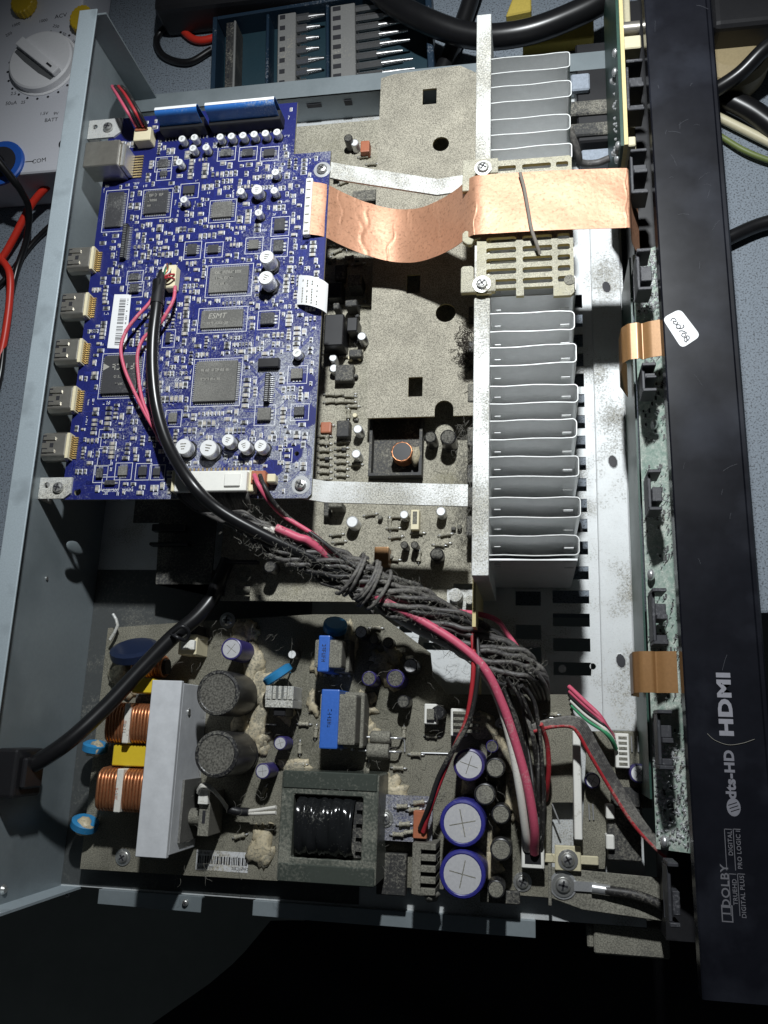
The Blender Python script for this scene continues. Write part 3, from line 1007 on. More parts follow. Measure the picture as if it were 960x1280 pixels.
for att in range(15000):
    vert = rs.random() < .5
    n = rs.choice((1, 1, 2, 3, 4, 5, 6))
    L_ = rs.choice((1.7, 2.2, 2.8, 3.2)); W = L_*.52; pt = W+rs.choice((.7, .85, 1.1))
    x = rs.uniform(bx0, bx1); y = rs.uniform(by0, 413)
    # open blue areas stay emptier
    dens = .85
    for (a, c, d, e, k) in ((108, 255, 150, 345, .7), (92, 490, 190, 560, .35), (290, 205, 375, 235, .35), (140, 360, 190, 445, .35), (215, 215, 262, 245, .4), (300, 275, 340, 295, .5)):
        ax, ay, dx, dy = rpx(a, c, d, e)
        if ax < x < dx and ay < y < dy: dens = k
    if rs.random() > dens:
        continue
    ex, ey = ((n-1)*pt/2+W/2, L_/2) if vert else (L_/2, (n-1)*pt/2+W/2)
    bb = (x-ex-.55, y-ey-.55, x+ex+.55, y+ey+.55)
    if not free(*bb):
        continue
    OCC.append(bb); cnt += 1
    for i in range(n):
        o_ = (i-(n-1)/2)*pt
        cx, cy = (x+o_, y) if vert else (x, y+o_)
        part(cx, cy, L_, W, vert)
        if n < 3 or rs.random() < .6:
            if vert: outline(cx-W/2-.3, cy-L_/2-.3, cx+W/2+.3, cy+L_/2+.3)
            else: outline(cx-L_/2-.3, cy-W/2-.3, cx+L_/2+.3, cy+W/2+.3)
for att in range(3400):
    n = rs.choice((2, 3, 4, 5)); hgt = rs.choice((1.3, 1.6, 1.9)); vert = rs.random() < .45
    x = rs.uniform(bx0, bx1); y = rs.uniform(by0, 412)
    bb = (x-.2, y-.2, x+(hgt if vert else n*hgt*.75), y+(n*hgt*.75 if vert else hgt)+.2)
    if free(*bb):
        OCC.append(bb); glyphs(x, y, n, hgt, vert)
for (a, c, d, e) in list(CH):
    outline(a-2.2, c-2.2, d+2.2, e+2.2, .28)
# larger printed outlines (empty component places) near the corner
for (a, c, d, e) in ((123, 536, 142, 547), (125, 547, 143, 559), (121, 560, 141, 582), (118, 582, 136, 594), (350, 560, 366, 578)):
    q = rpx(a, c, d, e); outline(*q, .28)
stuff(cb.build('surface_mount_parts', [solder, smd_m, smd_dark], blue))
stuff(sb.build('silkscreen_print', silk, blue))
lettering('board_print', 'P4L081300   MAIN', (lambda p: (p[0], p[1], ZB+.04))(at(145, 613, ZB)), 2.3, 0, silk, blue, .04)
# white folded flat cable with print, near the board's right edge
def wf(u, v):
    p0 = at(372, 372, ZB+1); x = p0[0]+u*15.5
    yt = at(374, 346, ZB)[1]; yb = at(374, 382, ZB)[1]
    z = ZB+1.2+3.5*math.sin(min(1, u*1.15)*math.pi*.75) - max(0, u-.82)*90*(u-.82)
    return (x, yb+(yt-yb)*v-u*5.5, z)
mb = MB().sheet(wf, 24, 4, .25)
wfc = tag(mb.build('flat_cable', paper), 'short white printed flat cable curling over the blue board\'s edge', 'cable')
for i in range(4):
    u = .2+i*.17
    a = wf(u, .5)
    mb = MB()
    for k in range(9):
        vv = .1+k*.09
        p = wf(u, vv); 
        if rs.random() < .85:
            mb.box(p[0]-.35, p[1]-.5, p[2]+.16, p[0]+.35, p[1]+.5, p[2]+.24)
    mb.build('print', grey_dusty, wfc)

# copper tracks under the solder mask
tm = MB(); rt_ = random.Random(51)
for i in range(420):
    x, y = rt_.uniform(bx0+2, bx1-3), rt_.uniform(by0+2, 378)
    n = rt_.choice((1, 2, 3, 4)); dirn = rt_.choice((0, 1)); L1 = rt_.uniform(4, 18); L2 = rt_.uniform(2, 9); sg = rt_.choice((-1, 1))
    for k in range(n):
        o_ = k*.62
        p = [(x, y+o_), (x+L1, y+o_), (x+L1+L2, y+o_+L2*sg)] if dirn else [(x+o_, y), (x+o_, y+L1), (x+o_+L2*sg, y+L1+L2)]
        for a, c in zip(p[:-1], p[1:]):
            d = Vector((c[0]-a[0], c[1]-a[1])); nn = Vector((-d.y, d.x)).normalized()*.13
            q = [(a[0]+nn.x, a[1]+nn.y), (a[0]-nn.x, a[1]-nn.y), (c[0]-nn.x, c[1]-nn.y), (c[0]+nn.x, c[1]+nn.y)]
            if all(bx0+.5 < u[0] < bx1-1 and by0+.5 < u[1] < 380 for u in q):
                tm.add([(u[0], u[1], ZB+.008) for u in q], [(0, 1, 2, 3)])
stuff(tm.build('tracks', trace_m, blue))
# ================================================================== amplifier board
ZA = 16.0
amp = thing('amplifier_board', 'dust-covered beige amplifier board between blue board and heatsink', 'circuit board', (140, 300, ZA-1.6))
yn = at(420, 752, ZA)[1]
b = MB().prism([(70, yn), (196, yn), (196, yn+10), (208.5, yn+10), (208.5, 440), (70, 440)], ZA-1.6, ZA)
b.build('board', amp_pcb, amp)
# dark lower board running under the blue board towards the socket panel
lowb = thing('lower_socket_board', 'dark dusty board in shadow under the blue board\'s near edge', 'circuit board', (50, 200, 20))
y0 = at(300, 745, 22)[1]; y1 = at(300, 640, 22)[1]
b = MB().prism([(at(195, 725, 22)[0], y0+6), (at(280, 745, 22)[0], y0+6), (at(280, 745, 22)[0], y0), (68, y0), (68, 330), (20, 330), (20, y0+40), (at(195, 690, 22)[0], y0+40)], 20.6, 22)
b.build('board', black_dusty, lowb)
for (a, c, d, e) in ((190, 655, 232, 664), (187, 678, 236, 682), (278, 700, 322, 704)):
    x0, ya, _ = at(a, e, 26); x1, yb, _ = at(d, c, 26)
    MB().box(x0, ya, 22, x1, yb, 27).build('socket', black_pl, lowb, bevel=.4)
for (px, py, r, h) in ((337, 708, 3.3, 9), (340, 672, 2.5, 8)):
    elcap(lowb, px, py, r, h, 22, black_sl, cap_top_d)
x, y, _ = at(305, 718, 22)
b = MB().prism(circle(x, y, 4.3, 18), 22.05, 22.6, [circle(x, y, 1.6, 10)])
b.box(x-4, y-11, 22.05, x+4, y-6.5, 22.5)
b.build('ground_pad', grey_dusty, lowb)
# small electrolytics with white tops on the amplifier board
for (px, py, r, h) in ((452, 420, 2.5, 9), (447, 536, 2.5, 9), (445, 567, 2.5, 9), (416, 447, 2.2, 8), (417, 460, 2.4, 6), (440, 652, 3.2, 9), (505, 643, 2.3, 8), (551, 639, 2.5, 9), (443, 178, 2.4, 7)):
    elcap(amp, px, py, r, h, ZA, can_m, can_top, vent=False)
for (px, py, r, h) in ((526, 500, 2.2, 8),):
    elcap(amp, px, py, r, h, ZA, can_m, can_top, vent=False)
for (px, py, r, h) in ((538, 546, 3.2, 12), (560, 546, 4.2, 14), (546, 693, 3.6, 7), (505, 681, 2.0, 9), (518, 681, 2.0, 9), (435, 172, 2.6, 10)):
    elcap(amp, px, py, r, h, ZA, black_sl, cap_top_d, vent=False)
# black blocks (relays, filters); those in black_pl are added to imitate a soft shadow
for (px0, py0, px1, py1, h, m) in ((434, 342, 452, 358, 12, black_dusty), (431, 374, 446, 383, 11, black_dusty), (416, 378, 424, 386, 10, black_dusty), (418, 455, 442, 476, 6, black_dusty),
                                   (420, 525, 437, 546, 7, black_dusty), (410, 626, 427, 634, 12, grey_dusty), (404, 625, 412, 645, 6, black_dusty), (440, 236, 470, 252, 10, black_dusty),
                                   (452, 262, 468, 278, 7, black_dusty), (404, 392, 430, 432, 15, black_pl), (433, 396, 447, 414, 12, black_pl), (408, 352, 428, 372, 9, black_pl), (436, 436, 452, 446, 6, black_dusty), (418, 330, 432, 350, 5, black_dusty), (416, 207, 434, 216, 9, black_dusty)):
    x0, y0, _ = at(px0, py1, ZA+h); x1, y1, _ = at(px1, py0, ZA+h)
    o = MB().box(x0, y0, ZA, x1, y1, ZA+h).build('relay_or_shade_block', m, amp, bevel=.5)
# axial parts lying in rows
def mk_ax():
    b = MB()
    b.cyl((-2.2, 0, 1.2), (2.2, 0, 1.2), 1.0, 8)
    b.cyl((-2.6, 0, 1.2), (-1.4, 0, 1.2), 1.25, 8); b.cyl((1.4, 0, 1.2), (2.6, 0, 1.2), 1.25, 8)
    b.tube([(-4.2, 0, 0), (-4.0, 0, 1.1), (-2.6, 0, 1.2)], .3, 5, 1, 2); b.tube([(4.2, 0, 0), (4.0, 0, 1.1), (2.6, 0, 1.2)], .3, 5, 1, 2)
    return b
me_ax = cached('axial', mk_ax, 'resistor', [amp_pcb, solder])
ra = random.Random(4)
spots = [(406, 545+i*9, 0) for i in range(7)]+[(427, 552+i*8.5, 0) for i in range(7)]+[(413+(i % 3)*12, 493+(i//3)*9, 0) for i in range(6)]
spots += [(463, 643, .2), (555, 679, 0), (557, 668, .1), (421, 668, 0), (424, 677, 0), (495, 671, .2), (492, 660, 0), (410, 425, 1.5), (425, 412, 0), (437, 495, 0), (441, 508, 0),
          (410, 306, 0), (422, 314, .3), (437, 322, 0), (455, 196, 0), (465, 205, 0), (430, 228, .2), (462, 225, 1.5), (406, 322, 0), (448, 330, 0), (470, 623, 0), (545, 621, 0), (560, 610, 0)]
for (px, py, a) in spots:
    x, y, _ = at(px, py, ZA+1)
    place('resistor', me_ax, amp, (x, y, ZA), a+ra.uniform(-.12, .12))
# brown and copper film parts
for (px0, py0, px1, py1, h) in ((467, 683, 486, 706, 9), (400, 527, 414, 541, 4), (450, 175, 462, 190, 6)):
    x0, y0, _ = at(px0, py1, ZA+h); x1, y1, _ = at(px1, py0, ZA+h)
    MB().box(x0, y0, ZA, x1, y1, ZA+h).build('film_capacitor', kapton if px0 == 467 else brown_pl, amp, bevel=.8, seg=2)
x0, y0, _ = at(513, 662, ZA+6); x1, y1, _ = at(524, 637, ZA+6)
o = MB().box(x0, y0, ZA, x1, y1, ZA+6).build('wire_connector', cream, amp, bevel=.3)
MB().box(x0+1, y0+3, ZA+6.02, x1-1, y1-1, ZA+6.2).build('recess', grey_dusty, o)
# dark pot with copper coil in the opening below the shield
x0, y0, _ = at(462, 598, ZA+3); x1, y1, _ = at(530, 520, ZA+3)
pot = MB()
pot.box(x0, y0, ZA, x1, y0+1.5, ZA+8); pot.box(x0, y1-1.5, ZA, x1, y1, ZA+8); pot.box(x0, y0+1.5, ZA, x0+1.5, y1-1.5, ZA+8); pot.box(x1-1.5, y0+1.5, ZA, x1, y1-1.5, ZA+8)
pot.box(x0+1.5, y0+1.5, ZA, x1-1.5, y1-1.5, ZA+1.2)
pt = pot.build('coil_housing', black_dusty, amp)
x, y, _ = at(503, 566, ZA+9)
b = MB()
b.cyl((x, y, ZA+1.2), (x, y, ZA+11), 5.0, 18)
for i in range(9):
    z = ZA+2.2+i
    b.add(*(lambda m_: (m_.v, m_.f))(MB().tube([(x+5.3*math.cos(t*.5236), y+5.3*math.sin(t*.5236), z+t/12) for t in range(13)], .5, 6, sub=1)), 1, True)
b.build('coil', [black_pl, copper_wire], pt)
x, y, _ = at(519, 568, ZA+8)
MB().blob((x, y, ZA+5), 3.2, 6, 5, .25, seed=3).build('glue', glue_m, amp)
# row of transistor tabs and lint along the heatsink foot
for i, yy in enumerate((185, 200, 212, 232, 256, 280, 300)):
    o = MB().box(203.5, yy-5, ZA, 208.4, yy+5, ZA+17).build('transistor', black_dusty, amp, bevel=.5)
b = MB()
rl = random.Random(9)
for i in range(260):
    x, y, z = rl.uniform(199, 208), rl.uniform(180, 238), ZA+rl.uniform(8, 24)
    pts = [(x, y, z)]
    for k in range(3):
        pts.append((pts[-1][0]+rl.uniform(-3, 2.5), pts[-1][1]+rl.uniform(-4, 4), pts[-1][2]+rl.uniform(-2, 2)))
    b.tube(pts, .07, 3, sub=3)
stuff(b.build('lint', lint_m, amp))

# ================================================================== shield plate
ZS = 32.0
sh = thing('shield_plate', 'dust-caked flat metal shield with square and round holes beside the heatsink', 'metal plate', (180, 330, ZA))
hs = []
def hrect(a, c, d, e):
    x0, y0, _ = at(a, e, ZS); x1, y1, _ = at(d, c, ZS); hs.append(rect(x0, y0, x1, y1))
hrect(508, 343, 525.5, 367); hrect(510, 471, 528.5, 496); hrect(528, 110, 546, 131)
for (px, py, r) in ((557, 391, 5.4), (551, 180, 4.7)):
    x, y, _ = at(px, py, ZS); hs.append(circle(x, y, r, 20))
xl = at(459, 515, ZS)[0]; xr = 208.8
yb = at(520, 521, ZS)[1]; yt = at(540, 88, ZS)[1]
nx0, ny0, _ = at(543, 521, ZS); nx1, ny1, _ = at(567, 500, ZS)
r_ = (nx1-nx0)/2
notch = [(nx0, yb), (nx0, ny1-r_)]+[((nx0+nx1)/2-r_*math.cos(t*math.pi/8), ny1-r_+r_*math.sin(t*math.pi/8)) for t in range(1, 8)]+[(nx1, ny1-r_), (nx1, yb)]
rr_ = random.Random(2)
poly = [(xl, yb)]+notch+[(xr, yb)]
for yy in (at(590, 470, ZS)[1], at(590, 455, ZS)[1], at(590, 440, ZS)[1], at(590, 418, ZS)[1]):
    poly.append((xr-rr_.uniform(0, 2.5), yy))
poly += [(xr, yt-6), (xr-12, yt+1.5), (xl+8, yt), (xl, yt-2)]
b = MB().prism(poly, ZS-1.3, ZS, hs, 0, 1)
b.build('plate', [shield_m, tanedge], sh)
b = MB().box(xl+.4, yb+18, ZA+.02, xl+1.8, yb+26, ZS-1.35)
b.box(xl+.4, yt-40, ZA+.02, xl+1.8, yt-30, ZS-1.35)
b.box(xr-6, yb+60, ZA+.02, xr-5, yb+68, ZS-1.35)
b.build('leg', shield_m, sh)

# ================================================================== heatsink
hk = thing('heatsink', 'long aluminium heatsink with folded grey fins and speckled white back bar', 'heatsink', (232, 300, 0))
hb = MB().box(209.8, 151.5, 4, 217.2, 446, 80)
hb.build('back_bar', alu_dusty, hk, bevel=.25)
def mk_fin(fh=78.0, wob=0):
    b = MB()
    t = .42; Lx = 39.0+.5*math.sin(wob*2.1); w = 8.6+.35*math.sin(wob*1.7); r = 1.4+.3*(wob % 3)
    bend = .55*math.sin(wob*2.9)
    pts = [(0, 0)]
    for i in range(1, 6):
        pts.append((Lx*i/6, .28*math.sin(i+wob)+bend*(i/6)**2))
    pts.append((Lx-r, bend))
    for k in range(1, 6):
        a = -math.pi/2+k*math.pi/12
        pts.append((Lx-r+r*math.cos(a), bend+r+r*math.sin(a)))
    for k in range(0, 6):
        a = k*math.pi/12
        pts.append((Lx-r+r*math.cos(a), bend+w-r+r*math.sin(a)))
    for i in range(5, 0, -1):
        pts.append((Lx*i/6, w+.28*math.sin(i*1.3+wob)+bend*(i/6)**2))
    pts.append((0, w))
    n = len(pts)
    outer = []
    for i in range(n):
        a = Vector((*pts[max(i-1, 0)], 0)); c = Vector((*pts[min(i+1, n-1)], 0)); d = (c-a).normalized()
        nrm = Vector((d.y, -d.x, 0))
        outer.append((pts[i][0]+nrm.x*t, pts[i][1]+nrm.y*t))
    def q(p, z): return (p[0], p[1], z)
    for i in range(n-1):
        A, B_, C_, D = pts[i], pts[i+1], outer[i+1], outer[i]
        b.add([q(A, 0), q(B_, 0), q(B_, fh), q(A, fh)], [(3, 2, 1, 0)], 0, True)
        b.add([q(D, 0), q(C_, 0), q(C_, fh), q(D, fh)], [(0, 1, 2, 3)], 0, True)
        b.add([q(A, fh), q(B_, fh), q(C_, fh), q(D, fh)], [(0, 3, 2, 1)] if False else [(0, 1, 2, 3)][::-1], 1)
        b.add([q(A, 0), q(B_, 0), q(C_, 0), q(D, 0)], [(0, 1, 2, 3)], 1)
    for p, o_ in ((pts[0], outer[0]), (pts[-1], outer[-1])):
        b.add([q(p, 0), q(o_, 0), q(o_, fh), q(p, fh)], [(0, 1, 2, 3)], 1)
    return b
me_t = cached('tick', lambda: MB().box(2.0, -.12, 0, 4.8, .12, 1.0), 'lanced_tab', fin_edge)
me_t2 = cached('tick2', lambda: MB().box(32.5, -.12, -2, 36.6, .12, .6), 'lanced_tab', fin_edge)
for k in range(15):
    y = 170.6+17.88*(14-k)-9.6+.5*math.sin(k*2.3)
    me = cached(('fin', k), lambda k=k: mk_fin(75.5, k), 'fin', [fin_m, fin_edge])
    o = place('fin', me, hk, (217.25, y, 2.0))
    if k > 5:
        place('lanced_tab', me_t, o, (217.25, y+4.4, 73)); place('lanced_tab', me_t2, o, (217.25, y+4.0, 73)); place('lanced_tab', me_t, o, (217.25, y-4.2, 71)); place('lanced_tab', me_t2, o, (217.25, y-4.4, 71))
me = cached(('fin', 'end'), lambda: MB().box(0, -.4, 0, 38, .4, 74), 'fin', [fin_m, fin_edge])
o = place('fin', me, hk, (217.25, 159.5, 2.0)); place('lanced_tab', me_t, o, (217.25, 158.5, 70))
# tan fibre strip standing at the near end of the bar
b = MB().box(209.0, at(588, 790, 40)[1], 4, 210.6, at(588, 700, 40)[1], 62)
tag(b.build('fibre_strip', tanedge), 'narrow upright tan board strip at the heatsink\'s near end', 'board strip')
x, y, _ = at(597, 865, 40)
b = MB().box(208.5, y, 6, 210, y+18, 38)
tag(b.build('fibre_strip', tanedge), 'short tan board strip under the wire harness by the power board', 'board strip')
# bright posts by the strip
x, y, _ = at(570, 745, 22)
ps = MB().cyl((x, y, ZA), (x, y, 26), 3.4, 14).cyl((x+7, y-2, ZA), (x+7, y-2, 24), 2.2, 12)
ps.box(x-5, y-7, ZA-.2, x+12, y+4, ZA+1)
tag(ps.build('clip_post', alu_dusty), 'bright metal clip post beside the tan strip', 'clip')

# ================================================================== slotted tan bracket over the fins
ZT = 80.3
br = thing('slotted_bracket', 'dusty tan plastic bracket with rows of slots over the heatsink fins', 'bracket', (235, 315, ZT))
def bp(px, py):
    return at(px, py, ZT+2.2)[:2]
x0, y1 = bp(597, 203); x1, y0 = bp(718, 366)
hs = []
wb = x1-x0
cols_ = [(x0+wb*.10, x0+wb*.413), (x0+wb*.478, x0+wb*.783), (x0+wb*.837, x0+wb*.965)]
ny = 12
for j in range(ny):
    yc = y0+7.5+j*(y1-y0-12)/(ny-1)
    for i, (a, c) in enumerate(cols_):
        hs.append([(a, yc-.9), (a+.7, yc-1.45), (c-.7, yc-1.45), (c, yc-.9), (c, yc+.9), (c-.7, yc+1.45), (a+.7, yc+1.45), (a, yc+.9)])
outer = [(x0, y0+2), (x0+7, y0+2), (x0+7, y0+4.2), (x0+wb*.41, y0+4.2), (x0+wb*.41, y0), (x0+wb*.49, y0), (x0+wb*.49, y0+4.2), (x0+wb*.79, y0+4.2), (x0+wb*.79, y0-1), (x1-1.5, y0-1), (x1, y0+.5), (x1, y1-1), (x1-1, y1), (x0+1, y1), (x0, y1-1)]
b = MB().prism(outer, ZT, ZT+2.2, hs, 0, 1)
b.build('grille', [tanpl, tanedge], br, bevel=0)
hx, hy = bp(576, 367); hx1, hy1 = bp(597, 333)
b = MB().prism([(hx, hy), (x0+9, hy), (x0+9, hy+7), (hx+6, hy+7), (hx+6, hy1-1), (hx+5, hy1), (hx+1, hy1), (hx, hy1-1)], ZT+.02, ZT+3.2, [], 0, 1)
b.build('hook_arm', [tanpl, tanedge], br, bevel=.3)
hx, hy = bp(578, 307); hx1, hy1 = bp(600, 288)
b = MB().prism([(hx, hy+2), (hx+2.5, hy), (hx+4.5, hy), (hx+5.5, hy+2.5), (x0+2, hy+3), (x0+2, hy1-2), (hx+1.5, hy1), (hx, hy1-1.5)], ZT+.02, ZT+3.0, [], 0, 1)
b.build('hook_arm', [tanpl, tanedge], br, bevel=.3)
hx, hy = bp(578, 240); hx1, hy1 = bp(600, 200)
b = MB().prism([(hx, hy), (hx+6, hy), (hx+6, hy+9), (x0+10, hy+9), (x0+10, hy1), (hx, hy1)], ZT+.02, ZT+3.0, [], 0, 1)
b.build('hook_arm', [tanpl, tanedge], br, bevel=.3)
for (px, py) in ((602.5, 357), (604, 212)):
    x, y = bp(px, py); screw(br, x, y, ZT+3.2, 2.9)
x, y = bp(712, 350)
b = MB().cyl((x, y, ZT+2.2), (x, y, ZT+2.6), 2.6, 12)
b.build('boss', grey_dusty, br)

# ================================================================== copper ribbon
RP = [(RS[2]-1.5, 346.5, 69.8), (131, 346, 67), (138, 345, 61), (148, 343, 54.5), (160, 340.5, 50.6), (170, 338.5, 50.8), (180, 336, 55), (190, 334, 63), (200, 332, 74), (207, 331, 83), (212, 330.3, 86.2),
      (222, 330, 86.6), (245, 329.6, 86.6), (268, 329, 86.4), (279.5, 328.6, 86.2), (281.6, 328.5, 85.2), (282.3, 328.5, 82), (284, 328.5, 72), (289, 328.5, 58)]
RPs = spline(RP, 8)
rnr = random.Random(8)
wr = [(rnr.uniform(.10, .86), rnr.uniform(-.7, .7), rnr.uniform(.002, .004), rnr.uniform(0, 6)) for _ in range(13)]
def rib(u, v):
    k = u*(len(RPs)-1); i = min(int(k), len(RPs)-2); p = RPs[i].lerp(RPs[i+1], k-i)
    hw = 15.4
    z = p.z+.25*math.sin(u*40+v*3)*math.sin(v*5+1)*(1 if u > .3 else .6)
    for (uc, sl, w, ph) in wr:
        d = (u-(uc+sl*.08*(v-.5)+.006*math.sin(v*14+ph)))/w
        z += .30*math.exp(-d*d)*max(0, min(1, 1.6*math.sin(v*2.6+ph)+.3))
    return (p.x, p.y+(v-.5)*2*hw*(1.02-.02*math.cos(u*6)), z)
b = MB().sheet(rib, 420, 26, .22)
tag(b.build('copper_ribbon', copper_foil), 'wide copper-coloured foil ribbon cable sagging from blue board across the heatsink', 'ribbon cable')
# twine lying across the ribbon
def tw(px, py, z): return at(px, py, z)
b = MB().tube([tw(650, 216, 89), tw(655, 235, 88.2), tw(660, 262, 88.2), tw(664, 285, 88), tw(670, 303, 87), tw(675, 318, 84.5)], .85, 7)
tag(b.build('cord', twine_m), 'thin grey-brown cord lying across the copper ribbon', 'cord')
b = MB().tube([tw(712, 160, 60), tw(722, 190, 50), tw(726, 203, 44), tw(745, 204, 42), tw(762, 198, 44)], 1.9, 8)
tag(b.build('cable', wire_grey), 'grey cable looping past the fins towards the front board', 'cable')

# ================================================================== two dusty struts
def strut(pts, w, label):
    P = [Vector(p) for p in pts]
    def f(u, v):
        k = u*(len(P)-1); i = min(int(k), len(P)-2); p = P[i].lerp(P[i+1], k-i)
        return (p.x, p.y+(v-.5)*w, p.z)
    b = MB().sheet(f, len(P)-1, 1, 1.3)
    for i in range(len(b.s)): b.s[i] = False
    o = b.build('support_strut', alu_dusty)
    return tag(o, label, 'strut')
a = at(395, 606, 64.5); a2 = at(408, 614, 64.3); c = at(585, 620, 64)
o = strut([(a[0]-10, a[1]-1, 64.6), (a2[0], a2[1]-.5, 64.6), (c[0], c[1], 64.6)], 10.5, 'speckled white metal strut from blue board\'s near corner to heatsink')
a = at(412, 212, 64.5); a2 = at(432, 217, 64.3); c = at(548, 243, 50); d = at(585, 237, 50)
o = strut([(a[0]-8, a[1]+2, 64.6), (a2[0], a2[1], 64.4), (c[0], c[1], 56), (d[0]+3, d[1], 56)], 9.5, 'bent white metal strut running under the copper ribbon')

# dark blocks between the fins and the display board
blk = thing('terminal_block', 'black block with grey bands between heatsink fins and display board', 'terminal block', (272, 430, 0))
x0, y0, _ = at(722, 178, 22); x1, y1, _ = at(768, 50, 22)
MB().box(x0, y0, .05, x1, y1, 22).build('body', black_pl, blk, bevel=1)
for (pa, pb_) in ((124, 142), (152, 168)):
    ya = at(740, pb_, 24)[1]; yb = at(740, pa, 24)[1]
    MB().box(x0-6, ya, 2, x1-3, yb, 24).build('band', black_dusty, blk, bevel=.8)
xa, ya, _ = at(714, 113, 26); xb, yb, _ = at(737, 90, 26)
MB().box(xa, ya, 24.1 if False else 22.05, xb, yb, 26).build('pad', mat('blue_grey_foam', (.30, .34, .40), .8, var=.3), blk, bevel=.8)
xa, ya, _ = at(727, 203, 20); xb, yb, _ = at(762, 184, 20)
MB().box(xa, ya, .05, xb, yb, 20).build('pad', MATS['blue_grey_foam'], blk, bevel=.8)

fl = MB()
for i in range(420):
    x, y, z = rl.uniform(134, 208), rl.uniform(165, 430), rl.choice((ZA+.4, ZA+3, ZS+.4))
    if z > ZS and (x < xl or y < yb): z = ZA+.5
    pts = [(x, y, z)]; a = rl.uniform(0, 6.28)
    for k in range(3):
        a += rl.uniform(-.9, .9)
        pts.append((pts[-1][0]+math.cos(a)*1.5, pts[-1][1]+math.sin(a)*1.5, z+rl.uniform(0, .8)))
    fl.tube(pts, .06, 3, sub=2)
stuff(fl.build('lint', lint_m, amp))
# strong creases cut across the ribbon's right half are in its surface above

rx = random.Random(77)
k = 0
while k < 46:
    px, py = rx.uniform(404, 458), rx.uniform(300, 596)
    if k > 30: px, py = rx.uniform(405, 580), rx.uniform(640, 715)
    x, y, _ = at(px, py, ZA+2)
    a = rx.random()
    if a < .4:
        o = MB().box(x-1.2, y-.9, ZA, x+1.2, y+.9, ZA+rx.uniform(2, 4.5)).build('transistor', black_dusty, amp, bevel=.3)
    elif a < .75:
        place('resistor', me_ax, amp, (x, y, ZA), rx.choice((0, 1.57))+rx.uniform(-.1, .1))
    else:
        o = MB().cyl((x, y, ZA), (x, y, ZA+3.5), 1.3, 10).build('small_capacitor', rx.choice((cream, kapton, grey_dusty)), amp, bevel=.2)
    k += 1

dk = MB()
for i in range(160):
    px, py = rx.gauss(582, 5), rx.gauss(436, 16)
    x, y, _ = at(px, py, ZS+1)
    pts = [(x, y, ZS+.3)]; a = rx.uniform(0, 6.28)
    for k in range(3):
        a += rx.uniform(-1.2, 1.2)
        pts.append((pts[-1][0]+math.cos(a)*1.2, pts[-1][1]+math.sin(a)*1.2, ZS+rx.uniform(.2, 2.0)))
    dk.tube(pts, .16, 3, sub=2)
stuff(dk.build('lint', mat('dark_lint', (.05, .04, .032), .95), sh))
# ================================================================== power supply board
ZP = 10.0
psu = thing('power_supply_board', 'dusty olive power supply board with coils, transformers and capacitors', 'circuit board', (120, 80, ZP-1.6))
def pp(px, py): return at(px, py, ZP)[:2]
poly = [pp(135, 785), pp(240, 777), pp(392, 768), pp(475, 768), pp(538, 816), pp(541, 846), pp(560, 868), pp(716, 868), pp(716, 1003), pp(690, 1003), pp(688, 1122), pp(560, 1112), pp(330, 1100), pp(100, 1086)]
b = MB().prism(poly, ZP-1.6, ZP)
b.build('board', psu_pcb, psu)
for (x, y) in ((20, 20), (200, 25), (30, 120), (180, 135)):
    MB().cyl((x, y, 0), (x, y, ZP-1.6), 3, 10).build('standoff', steel, psu)
for (px, py, r) in ((283, 775, 3.0), (152, 1072, 2.9), (653, 1103, 3.0), (391+8, 0, 0), (480, 1022, 2.8), (489, 1093, 2.6), (628, 906, 2.6)):
    if r:
        x, y, _ = at(px, py, ZP+2)
        screw(psu, x, y, ZP+(0.02), r, None if px != 489 else grey_dusty)
# electrolytics: pixel of top, radius, height, sleeve, top
for (px, py, r, h, sl, tp, vn) in (
        (272, 866, 11.0, 34, black_sl, cap_top_d, False), (270, 943, 11.0, 34, black_sl, cap_top_d, False), (289, 811, 5.6, 24, purple_sl, cap_top, True),
        (578, 1029, 10.4, 28, blue_sl, cap_top, True), (578, 1093, 10.4, 28, blue_sl, cap_top, True), (586, 956, 7.4, 24, purple_sl, cap_top, True),
        (619, 960, 4.6, 20, black_sl, grey_dusty, False), (606, 993, 5.0, 20, black_sl, grey_dusty, False), (615, 933, 3.0, 14, purple_sl, cap_top_d, True),
        (626, 1018, 4.4, 18, black_sl, grey_dusty, False), (626, 1062, 5.0, 18, black_sl, grey_dusty, False), (620, 1112, 4.0, 20, black_sl, grey_dusty, False),
        (451, 790, 3.2, 13, black_sl, cap_top, True), (461, 848, 3.7, 16, purple_sl, cap_top_d, True), (494, 848, 4.5, 16, purple_sl, cap_top_d, True),
        (513, 832, 3.7, 16, black_sl, cap_top, True), (504, 877, 3.2, 12, black_sl, cap_top_d, True), (467, 799, 2.6, 9, black_sl, grey_dusty, False), (485, 803, 2.8, 9, black_sl, grey_dusty, False),
        (350, 929, 3.4, 13, purple_sl, cap_top, True), (328, 964, 3.8, 16, purple_sl, cap_top, True), (365, 818, 2.4, 9, black_sl, can_top, False), (547, 891, 3.4, 12, black_sl, black_sl, False)):
    elcap(psu, px, py, r, h, ZP, sl, tp, vn)

